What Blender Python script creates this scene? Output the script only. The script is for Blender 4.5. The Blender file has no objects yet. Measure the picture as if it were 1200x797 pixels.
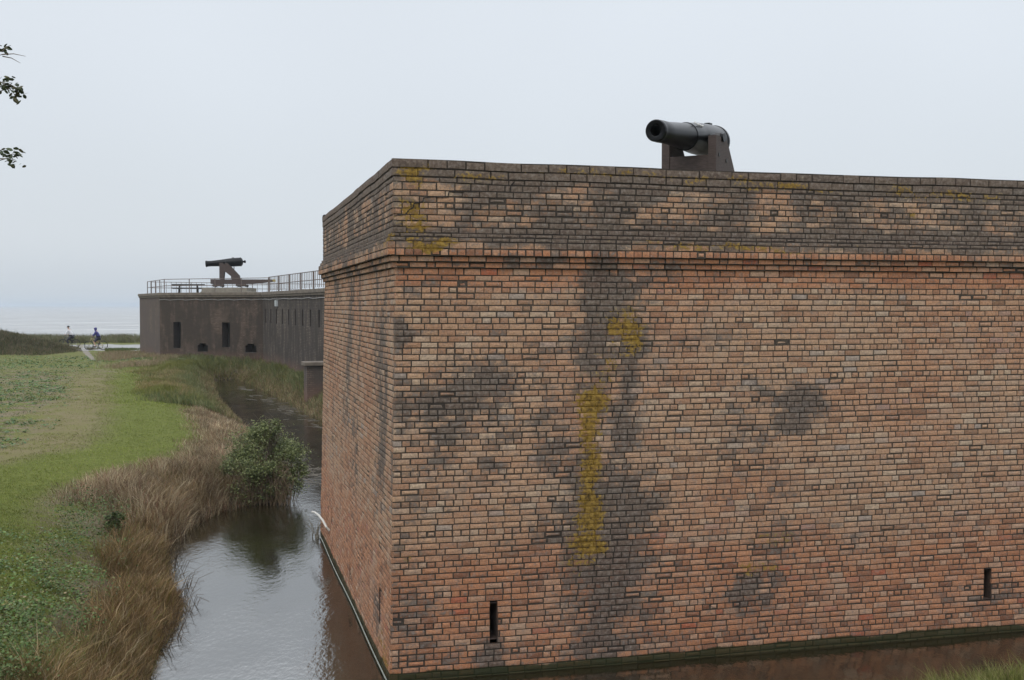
import bpy, bmesh, math, random
import numpy as np
from mathutils import Vector, Matrix
random.seed(7); rng = np.random.default_rng(11)
S = bpy.context.scene; COL = S.collection
R = math.radians

# ------------------------------------------------------------ camera, sky, sun, exposure
F = 1319.0; PW = 1200.0; CH = 4.55
PITCH = math.atan(40.5 / F)
cam = bpy.data.cameras.new('camera'); cam.sensor_width = 36; cam.lens = F / PW * 36
cam.clip_end = 20000; cam.clip_start = 0.05
co = bpy.data.objects.new('camera', cam); COL.objects.link(co); S.camera = co
co.location = (0, 0, CH); co.rotation_euler = (R(90) - PITCH, 0, 0)

SUN_EL, SUN_AZ = R(52), R(205)      # azimuth measured clockwise from +Y (camera looks +Y)
w = bpy.data.worlds.new('World'); S.world = w; w.use_nodes = True
nt = w.node_tree; nt.nodes.clear()
N = nt.nodes.new; L = nt.links.new
out = N('ShaderNodeOutputWorld'); bg = N('ShaderNodeBackground'); bg.inputs[1].default_value = 0.12
sky = N('ShaderNodeTexSky'); sky.sky_type = 'NISHITA'; sky.sun_disc = False
sky.sun_elevation = SUN_EL; sky.sun_rotation = SUN_AZ; sky.dust_density = 4; sky.air_density = 1
tc = N('ShaderNodeTexCoord'); sep = N('ShaderNodeSeparateXYZ'); L(tc.outputs['Generated'], sep.inputs[0])
cr = N('ShaderNodeValToRGB'); cr.color_ramp.interpolation = 'EASE'
ce = cr.color_ramp.elements
ce[0].position = 0.0; ce[0].color = (5.5, 6.0, 6.5, 1)
ce[1].position = 1.0; ce[1].color = (13.5, 14.0, 15.0, 1)
e = ce.new(0.06); e.color = (6.1, 6.55, 7.0, 1)
e = ce.new(0.26); e.color = (6.6, 7.05, 7.55, 1)
e = ce.new(0.42); e.color = (12.6, 13.2, 14.0, 1)
L(sep.outputs[2], cr.inputs[0])
nz = N('ShaderNodeTexNoise'); nz.inputs['Scale'].default_value = 1.6; nz.inputs['Detail'].default_value = 3
L(tc.outputs['Generated'], nz.inputs[0])
mr = N('ShaderNodeMapRange'); mr.inputs[3].default_value = 0.955; mr.inputs[4].default_value = 1.045
mr.inputs[1].default_value = .3; mr.inputs[2].default_value = .7
L(nz.outputs[0], mr.inputs[0])
vm = N('ShaderNodeVectorMath'); vm.operation = 'SCALE'; L(cr.outputs[0], vm.inputs[0]); L(mr.outputs[0], vm.inputs['Scale'])
mx = N('ShaderNodeMix'); mx.data_type = 'RGBA'; mx.inputs[0].default_value = 0.9
L(sky.outputs[0], mx.inputs[6]); L(vm.outputs[0], mx.inputs[7]); L(mx.outputs[2], bg.inputs[0]); L(bg.outputs[0], out.inputs[0])

sl = bpy.data.lights.new('sun', 'SUN'); sl.energy = 0.8; sl.angle = R(25); sl.color = (1, .97, .92)
so = bpy.data.objects.new('sun', sl); COL.objects.link(so)
dsun = Vector((math.sin(SUN_AZ) * math.cos(SUN_EL), math.cos(SUN_AZ) * math.cos(SUN_EL), math.sin(SUN_EL)))
so.rotation_euler = dsun.to_track_quat('Z', 'Y').to_euler()
S.view_settings.view_transform = 'Standard'; S.view_settings.look = 'None'
S.view_settings.exposure = 0.0; S.view_settings.gamma = 1
S.cycles.use_denoising = True; S.cycles.max_bounces = 6; S.cycles.volume_bounces = 1
S.cycles.transparent_max_bounces = 8; S.cycles.caustics_reflective = False; S.cycles.caustics_refractive = False

# ------------------------------------------------------------ survey helpers (photo pixel -> place on a known plane)
cP, sP = math.cos(PITCH), math.sin(PITCH)
def ray(x, y):
    a = np.array([x - 600, F, 398.5 - y], float)
    return np.array([a[0], cP * a[1] + sP * a[2], -sP * a[1] + cP * a[2]]) / F
def atz(x, y, z=0.0):
    r = ray(x, y); return r * ((z - CH) / r[2]) + [0, 0, CH]
def aty(x, y, Y):
    r = ray(x, y); return r * (Y / r[1]) + [0, 0, CH]
def onface(x, y, O, d):
    n = np.array([-d[1], d[0]]); r = ray(x, y); t = n @ np.array(O[:2]) / (n @ r[:2]); p = r * t + [0, 0, CH]
    return (p[:2] - np.array(O[:2])) @ np.array(d[:2]), p[2]

# ------------------------------------------------------------ object helpers
def tag(o, label=None, cat=None, group=None, kind=None):
    if label: o['label'] = label
    if cat: o['category'] = cat
    if group: o['group'] = group
    if kind: o['kind'] = kind
    return o
def empty(name, loc=(0, 0, 0), rz=0.0):
    o = bpy.data.objects.new(name, None); COL.objects.link(o); o.location = loc; o.rotation_euler = (0, 0, rz)
    o.empty_display_size = .1
    return o
def link(name, me, mat, parent=None):
    me.name = name
    o = bpy.data.objects.new(name, me); COL.objects.link(o)
    if mat: me.materials.append(mat)
    if parent: o.parent = parent
    return o
class MB:
    def __init__(s): s.v = []; s.f = []; s.sm = []
    def add(s, vs, fs, smooth=False):
        k = len(s.v); s.v += [tuple(map(float, p)) for p in vs]
        for f in fs: s.f.append([i + k for i in f]); s.sm.append(smooth)
        return s
    def box(s, x0, y0, z0, x1, y1, z1, M=None, bev=0.0):
        b = bmesh.new(); bmesh.ops.create_cube(b, size=1)
        for v in b.verts:
            v.co = Vector(((x0 + x1) / 2 + v.co.x * (x1 - x0), (y0 + y1) / 2 + v.co.y * (y1 - y0), (z0 + z1) / 2 + v.co.z * (z1 - z0)))
        if bev: bmesh.ops.bevel(b, geom=b.edges[:], offset=bev, segments=2, affect='EDGES', profile=.6)
        if M is not None: b.transform(M)
        b.verts.index_update()
        s.add([v.co for v in b.verts], [[v.index for v in f.verts] for f in b.faces]); b.free(); return s
    def bar(s, a, b_, w_, h_, bev=0.0):
        a = Vector(a); b_ = Vector(b_); d = b_ - a
        q = d.to_track_quat('X', 'Z').to_matrix().to_4x4(); q.translation = a
        return s.box(0, -w_ / 2, -h_ / 2, d.length, w_ / 2, h_ / 2, q, bev)
    def tube(s, pts, r, n=8, cap=True):
        pts = [Vector(p) for p in pts]; rs = r if hasattr(r, '__len__') else [r] * len(pts)
        vs = []; fs = []; up = None
        for i, p in enumerate(pts):
            t = (pts[min(i + 1, len(pts) - 1)] - pts[max(i - 1, 0)]).normalized()
            if up is None: up = Vector((0, 0, 1)) if abs(t.z) < .9 else Vector((1, 0, 0))
            x = t.cross(up).normalized(); up = x.cross(t).normalized()
            for k in range(n):
                a = 2 * math.pi * k / n; vs.append(p + (x * math.cos(a) + up * math.sin(a)) * rs[i])
        for i in range(len(pts) - 1):
            for k in range(n):
                a = i * n + k; b = i * n + (k + 1) % n; fs.append([a, b, b + n, a + n])
        if cap: fs.append(list(range(n))[::-1]); fs.append([(len(pts) - 1) * n + k for k in range(n)])
        return s.add(vs, fs, True)
    def lathe(s, prof, M=None, n=32):       # profile (x along axis, r)
        vs = []; fs = []
        for x, r in prof:
            for k in range(n):
                a = 2 * math.pi * k / n; vs.append(Vector((x, r * math.cos(a), r * math.sin(a))))
        for i in range(len(prof) - 1):
            for k in range(n):
                a = i * n + k; b = i * n + (k + 1) % n; fs.append([a, a + n, b + n, b])
        if M is not None: vs = [M @ v for v in vs]
        return s.add(vs, fs, True)
    def prism(s, poly, y0, y1, M=None):     # polygon in x,z extruded in y
        n = len(poly); vs = [Vector((x, y0, z)) for x, z in poly] + [Vector((x, y1, z)) for x, z in poly]
        if M is not None: vs = [M @ v for v in vs]
        fs = [list(range(n)), [n + k for k in range(n)][::-1]] + [[k, k + n, (k + 1) % n + n, (k + 1) % n] for k in range(n)]
        return s.add(vs, fs)
    def build(s, name, mat, parent=None):
        me = bpy.data.meshes.new(name); me.from_pydata(s.v, [], s.f)
        me.polygons.foreach_set('use_smooth', s.sm); me.update()
        b = bmesh.new(); b.from_mesh(me); bmesh.ops.recalc_face_normals(b, faces=b.faces); 
        for e_ in b.edges:
            if len(e_.link_faces) == 2 and e_.calc_face_angle(0) > R(35): e_.smooth = False
        b.to_mesh(me); b.free()
        return link(name, me, mat, parent)

# ------------------------------------------------------------ materials
def mat(name):
    m = bpy.data.materials.new(name); m.use_nodes = True; t = m.node_tree; t.nodes.clear()
    o = t.nodes.new('ShaderNodeOutputMaterial'); p = t.nodes.new('ShaderNodeBsdfPrincipled'); t.links.new(p.outputs[0], o.inputs[0])
    return m, t, p
def nd(t, k, **kw):
    n = t.nodes.new(k)
    for a, b in kw.items(): setattr(n, a, b)
    return n
def noise(t, scale, detail=4, rough=.6, vec=None, dist=0.0):
    n = nd(t, 'ShaderNodeTexNoise'); n.inputs['Scale'].default_value = scale; n.inputs['Detail'].default_value = detail
    n.inputs['Roughness'].default_value = rough; n.inputs['Distortion'].default_value = dist
    if vec is None:
        c = nd(t, 'ShaderNodeTexCoord'); t.links.new(c.outputs['Object'], n.inputs[0])
    else: t.links.new(vec, n.inputs[0])
    return n.outputs[0]
def ramp(t, v, stops, interp='LINEAR'):
    n = nd(t, 'ShaderNodeValToRGB'); n.color_ramp.interpolation = interp; e = n.color_ramp.elements
    while len(e) < len(stops): e.new(.5)
    for i, (p, c) in enumerate(stops):
        e[i].position = p; e[i].color = (*c, 1) if len(c) == 3 else c
    t.links.new(v, n.inputs[0]); return n.outputs[0]
def mix(t, f, a, b, mode='MIX'):
    n = nd(t, 'ShaderNodeMix', data_type='RGBA', blend_type=mode)
    for i, v in ((0, f), (6, a), (7, b)):
        if isinstance(v, (int, float)): n.inputs[i].default_value = v
        elif isinstance(v, tuple): n.inputs[i].default_value = (*v, 1)
        else: t.links.new(v, n.inputs[i])
    return n.outputs[2]
def mth(t, op, a, b=None, c=None, clamp=False):
    n = nd(t, 'ShaderNodeMath', operation=op, use_clamp=clamp)
    for i, v in enumerate((a, b, c)):
        if v is None: continue
        if isinstance(v, (int, float)): n.inputs[i].default_value = v
        else: t.links.new(v, n.inputs[i])
    return n.outputs[0]
def sstep(t, v, a, b, lo=0.0, hi=1.0):
    n = nd(t, 'ShaderNodeMapRange', interpolation_type='SMOOTHSTEP', clamp=True); t.links.new(v, n.inputs[0])
    for i, q in enumerate((a, b, lo, hi)): n.inputs[i + 1].default_value = q
    return n.outputs[0]
def attr(t, name):
    n = nd(t, 'ShaderNodeAttribute'); n.attribute_name = name; return n
def bump(t, p, h, s=.5, d=.01):
    n = nd(t, 'ShaderNodeBump'); n.inputs['Strength'].default_value = s; n.inputs['Distance'].default_value = d
    t.links.new(h, n.inputs['Height']); t.links.new(n.outputs[0], p.inputs['Normal'])
def simple(name, c, rough=.6, var=.25, scale=8, metal=0.0, bmp=0.0, c2=None, spec=.5):
    m, t, p = mat(name); n = noise(t, scale, 5)
    b = c2 if c2 else tuple(x * (1 - var) for x in c); a = tuple(min(1, x * (1 + var)) for x in c) if not c2 else c
    col = ramp(t, n, [(.3, b), (.7, a)]); t.links.new(col, p.inputs['Base Color'])
    p.inputs['Roughness'].default_value = rough; p.inputs['Metallic'].default_value = metal
    p.inputs['Specular IOR Level'].default_value = spec
    if bmp: bump(t, p, noise(t, scale * 4, 6), bmp)
    return m
def leafmat(name, rough=.6, trans=.25):
    m, t, p = mat(name); a = attr(t, 'Col')
    t.links.new(a.outputs['Color'], p.inputs['Base Color']); p.inputs['Roughness'].default_value = rough
    p.inputs['Specular IOR Level'].default_value = .3
    tr = nd(t, 'ShaderNodeBsdfTranslucent'); t.links.new(a.outputs['Color'], tr.inputs[0])
    ms = nd(t, 'ShaderNodeMixShader'); ms.inputs[0].default_value = trans
    t.links.new(p.outputs[0], ms.inputs[1]); t.links.new(tr.outputs[0], ms.inputs[2])
    t.links.new(ms.outputs[0], t.nodes['Material Output'].inputs[0]); return m

def brick_material():
    # per-brick colour from 'rnd'; weathering from the wall's own surveyed stains (dark, lichen, red, moss)
    m, t, p = mat('weathered_brick')
    r = attr(t, 'rnd').outputs['Fac']; st = attr(t, 'stain'); sp = nd(t, 'ShaderNodeSeparateColor'); t.links.new(st.outputs['Color'], sp.inputs[0])
    dark, lich, red = sp.outputs[0], sp.outputs[1], sp.outputs[2]
    st2 = attr(t, 'stain2'); sp2 = nd(t, 'ShaderNodeSeparateColor'); t.links.new(st2.outputs['Color'], sp2.inputs[0])
    moss, mort, tan = sp2.outputs[0], sp2.outputs[1], sp2.outputs[2]
    tanc = ramp(t, r, [(0, (.27, .16, .10)), (.10, (.37, .21, .13)), (.3, (.43, .26, .162)), (.6, (.47, .30, .19)), (.85, (.43, .285, .195)), (.96, (.50, .37, .26)), (1, (.37, .30, .25))])
    redc = ramp(t, r, [(0, (.22, .10, .06)), (.12, (.34, .155, .088)), (.4, (.44, .195, .10)), (.75, (.47, .225, .125)), (.95, (.46, .295, .20)), (1, (.40, .12, .06))])
    c = mix(t, red, tanc, redc)
    n1 = noise(t, 23, 5, .65); n2 = noise(t, 60, 5, .8); n3 = noise(t, 2.6, 6, .65)
    c = mix(t, sstep(t, noise(t, 15, 5, .7), .50, .66, 0, .55), c, (.235, .195, .17))
    c = mix(t, sstep(t, n1, .52, .70, 0, .5), c, (.20, .155, .125))           # grime inside a brick
    c = mix(t, sstep(t, n2, .58, .70, 0, .55), c, (.56, .49, .41))            # lime specks
    c = mix(t, sstep(t, n2, .44, .32, 0, .7), c, (.12, .08, .06))
    c = mix(t, 1.0, c, (.94, .935, .925), 'MULTIPLY')
    mv = nd(t, 'ShaderNodeMapRange'); t.links.new(noise(t, 42, 6, .78), mv.inputs[0]); mv.inputs[1].default_value = .32; mv.inputs[2].default_value = .68; mv.inputs[3].default_value = .62; mv.inputs[4].default_value = 1.30
    vm_ = nd(t, 'ShaderNodeVectorMath', operation='SCALE'); t.links.new(c, vm_.inputs[0]); t.links.new(mv.outputs[0], vm_.inputs['Scale']); c = vm_.outputs[0]
    n4 = noise(t, 1.1, 5, .6); c = mix(t, sstep(t, n4, .52, .68, 0, .30), c, (.36, .285, .215)); c = mix(t, sstep(t, n4, .46, .34, 0, .35), c, mix(t, 1.0, c, (.80, .72, .68), 'MULTIPLY'))
    # mortar
    mc = ramp(t, noise(t, 35, 5), [(.3, (.035, .028, .023)), (.7, (.10, .08, .062))])
    # soot / algae: dark attribute broken up by noise, and by a brick's own porosity
    dk = mth(t, 'ADD', dark, mth(t, 'MULTIPLY_ADD', n3, .9, -.45)); dk = mth(t, 'ADD', dk, mth(t, 'MULTIPLY_ADD', mth(t, 'FRACT', mth(t, 'MULTIPLY', r, 37.7)), .42, -.21))
    dk = mth(t, 'ADD', dk, mth(t, 'MULTIPLY_ADD', n1, 1.0, -.5))
    dcol = ramp(t, n1, [(.3, (.048, .039, .033)), (.5, (.11, .09, .076)), (.66, (.19, .165, .145)), (.8, (.28, .26, .235))])
    c = mix(t, sstep(t, mth(t, 'ADD', dk, mth(t, 'MULTIPLY_ADD', noise(t, 8, 5, .7), .7, -.35)), .26, .70, 0, .88), c, dcol)
    c = mix(t, mort, c, mix(t, sstep(t, dk, .3, .8, 0, .6), mc, (.03, .025, .022)))
    lk = mth(t, 'ADD', lich, mth(t, 'MULTIPLY_ADD', n1, 1.5, -.75)); lk = mth(t, 'ADD', lk, mth(t, 'MULTIPLY_ADD', mth(t, 'FRACT', mth(t, 'MULTIPLY', r, 53.1)), .35, -.17))
    lk = mth(t, 'ADD', lk, mth(t, 'MULTIPLY_ADD', n3, .6, -.3))
    lcol = ramp(t, n1, [(.36, (.07, .045, .012)), (.5, (.21, .125, .016)), (.62, (.30, .19, .03)), (.75, (.34, .25, .08))])
    c = mix(t, sstep(t, lk, .38, .66, 0, .85), c, lcol)
    mk = mth(t, 'ADD', moss, mth(t, 'MULTIPLY_ADD', n1, .6, -.3))
    c = mix(t, sstep(t, mk, .3, .7, 0, .92), c, (.022, .028, .010))
    t.links.new(c, p.inputs['Base Color']); p.inputs['Roughness'].default_value = .92; p.inputs['Specular IOR Level'].default_value = .2
    h = mth(t, 'ADD', mth(t, 'MULTIPLY', n2, .4), n1); bump(t, p, h, .55, .006)
    return m
BRICK = brick_material()

# ------------------------------------------------------------ cheap value noise for surveyed stain shapes
_lat = rng.random((64, 64))
def vn(x, y):
    x = np.asarray(x, float); y = np.asarray(y, float)
    xi = np.floor(x).astype(int); yi = np.floor(y).astype(int); fx = x - xi; fy = y - yi
    fx = fx * fx * (3 - 2 * fx); fy = fy * fy * (3 - 2 * fy); g = lambda a, b: _lat[a % 64, b % 64]
    return (g(xi, yi) * (1 - fx) + g(xi + 1, yi) * fx) * (1 - fy) + (g(xi, yi + 1) * (1 - fx) + g(xi + 1, yi + 1) * fx) * fy
def fbm(x, y, o=4):
    s = 0; a = .5
    for k in range(o): s = s + a * vn(x * 2 ** k + 17.3 * k, y * 2 ** k + 9.1 * k); a *= .5
    return s / .9375
def ss(x, a, b):
    q = np.clip((np.asarray(x, float) - a) / (b - a), 0, 1); return q * q * (3 - 2 * q)

# ------------------------------------------------------------ NEAR BASTION (every brick modelled)
P0 = np.array([-1.478, 13.42]); DR = np.array([.9690, .2470]); DL = np.array([-.2565, .9665])
NR = np.array([DR[1], -DR[0]]); NL = np.array([-DL[1], -DL[0] * -1 * -1]) if False else np.array([-.9665, -.2565])
LEN_R, LEN_L, LEN_S = 14.0, 9.07, 8.2
P1 = P0 + DL * LEN_L
ZC = 5.005; ZT = 6.285; BAT = .021
def prof(z):            # outward offset of the wall's face at height z
    return -BAT * min(z, ZC)
# course table: (z0, z1, offset, kind)
courses = []
z = -.35; k = 0
while z < ZC - .03:
    h = .0742
    if z + h > ZC - .02: h = ZC - z
    courses.append((z, z + h, prof(z + h / 2), 'H' if k % 5 == 3 else 'S')); z += h; k += 1
top = prof(ZC)
for dz, off, kd in ((.072, .035, 'S'), (.072, .07, 'S'), (.085, .115, 'H'), (.085, .113, 'S')):
    courses.append((z, z + dz, top + off, kd)); z += dz
courses.append((z, z + .055, top + .085, 'S')); z += .055
courses.append((z, z + .05, top + .058, 'S')); z += .05
k = 0
while z < ZT - .21:
    h = .0735
    if z + h > ZT - .22: h = ZT - .21 - z
    courses.append((z, z + h, top + .03, 'H' if k % 5 == 4 else 'S')); z += h; k += 1
courses.append((z, z + .10, top + .037, 'C')); z += .10
courses.append((z, ZT, top + .042, 'C'))

def ruv(px, py): return onface(px, py, (P0[0], P0[1]), DR)
def luv(px, py): return onface(px, py, (P0[0], P0[1]), DL)
PXM = 97.0
def spots(lst, uvf, foreshort=1.0):
    o = []
    for (px, py, rx, ry, a) in lst:
        u, zz = uvf(px, py); u2, _ = uvf(px + rx, py); _, z2 = uvf(px, py - ry)
        o.append((u, zz, abs(u2 - u), abs(z2 - zz), a))
    return o
DARK_R = spots([(712, 345, 34, 30, .95), (738, 395, 26, 50, .55), (700, 385, 24, 60, .7), (668, 520, 26, 60, .45), (735, 500, 24, 70, .7), (700, 470, 18, 40, .6),
    (712, 430, 46, 50, .5), (740, 450, 16, 60, .75), (712, 590, 62, 55, .85), (712, 655, 55, 55, .85), (715, 725, 48, 45, .8), (650, 520, 20, 60, .6), (690, 540, 50, 40, .6),
    (560, 455, 75, 42, .58), (505, 480, 40, 35, .42), (540, 510, 60, 18, .45), (570, 545, 30, 16, .5), (600, 470, 26, 20, .5), (505, 545, 40, 40, .38),
    (942, 482, 34, 26, .95), (895, 470, 50, 30, .32), (880, 520, 50, 40, .28), (885, 692, 40, 34, .78), (905, 632, 75, 20, .42), (900, 580, 50, 30, .3),
    (480, 640, 26, 60, .45), (480, 730, 40, 45, .5), (575, 775, 20, 26, .75), (470, 390, 16, 30, .5), (790, 330, 40, 14, .35), (1130, 615, 40, 18, .25),
    (1165, 700, 60, 14, .45), (620, 395, 60, 18, .28), (830, 400, 60, 20, .25), (1000, 640, 50, 20, .22), (1090, 350, 110, 20, .1)], ruv)
LICH_R = spots([(741, 392, 13, 24, .95), (722, 382, 16, 16, .6), (735, 420, 10, 10, .55), (716, 428, 11, 24, .5), (697, 468, 15, 18, 1.05), (693, 505, 13, 44, 1.2), (696, 545, 12, 44, 1.1), (692, 592, 10, 36, 1.0), (690, 634, 16, 16, .95), (701, 480, 22, 30, .3), (683, 655, 18, 20, .5),
    (880, 668, 36, 10, .5), (905, 628, 34, 8, .45), (489, 206, 26, 12, .8), (505, 283, 34, 6, 1.0), (478, 245, 20, 16, .6), (490, 262, 24, 10, .7), (470, 270, 12, 12, .5),
    (740, 205, 200, 5, .5), (900, 215, 90, 6, .55), (1100, 225, 90, 8, .5), (870, 288, 130, 5, .5), (560, 205, 40, 10, .4), (1070, 250, 10, 14, .4), (480, 655, 14, 10, .5)], ruv)
DARK_L = spots([(404, 380, 3, 70, .6), (402, 440, 3, 80, .5), (434, 420, 4, 70, .5), (430, 370, 3, 30, .4), (437, 560, 7, 60, .35), (440, 720, 6, 30, .6), (410, 520, 3, 70, .35), (455, 370, 5, 25, .5), (446, 250, 8, 40, .5), (390, 340, 4, 20, .3)], luv)
LICH_L = spots([(455, 282, 6, 8, .8), (459, 245, 4, 20, .5), (446, 290, 12, 6, .5), (450, 770, 10, 26, .45)], luv)
def stains(face, u, z):
    u = np.asarray(u, float); z = np.asarray(z, float)
    wu = u + .30 * (fbm(u * 2.6 + 3, z * 2.6, 5) - .5); wz = z + .30 * (fbm(u * 2.1 + 40, z * 2.1 + 7) - .5)
    f3_ = fbm(u * 3.1 + 7, z * 2 + 1)
    dark = np.zeros_like(u); lich = np.zeros_like(u)
    for (a, b, ra, rb, s) in (DARK_R if face == 'R' else DARK_L):
        dark = np.maximum(dark, s * np.exp(-(((wu - a) / ra) ** 2 + ((wz - b) / rb) ** 2) * .9))
    for (a, b, ra, rb, s) in (LICH_R if face == 'R' else LICH_L):
        lich = np.maximum(lich, s * np.exp(-(((wu - a) / ra) ** 2 + ((wz - b) / rb) ** 2) * .8))
    f1 = fbm(u * 1.1 + 5, z * 2.3); f2 = fbm(u * .6 + 21, z * .9 + 4)
    f3 = fbm(u * 2.8 + 33, z * 4.2 + 12, 4); dark = dark * (.68 + .80 * f3)
    if face == 'R': dark += .34 * ss(f2, .42, .66) * ss(f3, .38, .62) * ss(5.2 - u, 0, 3.4) * ss(z, .8, 2.0)
    dark += .16 * (f1 - .5) + .05
    if face == 'L':                                           # streaked by run-off, pinker low down
        dark += .55 * ss(fbm(u * 2.6 + 9, z * .35 + 2), .52, .72) * ss(z, .6, 3)
    par = ss(z, ZC + .2, ZC + .26)
    streak = fbm(u * 2.6 + 2, z * .5 + 11)
    dark += par * ((.55 if face == 'R' else .43) + .85 * (streak - .5) + .8 * (f3 - .5))
    dark += .7 * np.exp(-((z - 5.42) / .085) ** 2) + .75 * ss(z, ZT - .36, ZT - .16)
    dark -= .22 * par * ss(f2, .42, .7)
    dark += .35 * ss(z, ZC - .01, ZC) * ss(ZC + .18 - z, 0, .04)* ss(f1,.35,.7)
    red = ss(-z, -1.95 - 1.0 * (f2 - .5), -1.2 - 1.0 * (f2 - .5)) * (.92 if face == 'R' else .75)
    red = np.maximum(red, .95 * ss(z, ZC - .30 - .3 * (f1 - .5), ZC - .18) * (1 - par) * (1 if face == 'R' else .3))
    red = np.maximum(red, .40 * ss(fbm(u * .8 + 60, z * 1.0 + 3), .5, .75))
    moss = ss(-z, -.15 - .08 * (f3_ - .5), -.06 - .08 * (f3_ - .5))
    if face == 'R': dark += .2 * ss(-z, -.5, -.1)
    return dark, np.clip(lich, 0, 1), np.clip(red, 0, 1), moss
HOLES_R = []
for (xa, ya, xb, yb) in ((574.5, 707, 583.5, 750), (1154, 667, 1163, 703)):
    ua, za = ruv(xa, yb); ub, zb = ruv(xb, ya); HOLES_R.append((ua, ub, za, zb))
HOLES_L = []
for (xa, ya, yb) in ((443, 690, 730), (409, 664, 696), (387.5, 596, 612)):
    u, zt_ = luv(xa, ya); _, zb_ = luv(xa, yb); HOLES_L.append((u - .05, u + .05, max(zb_, .3), zt_))

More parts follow.
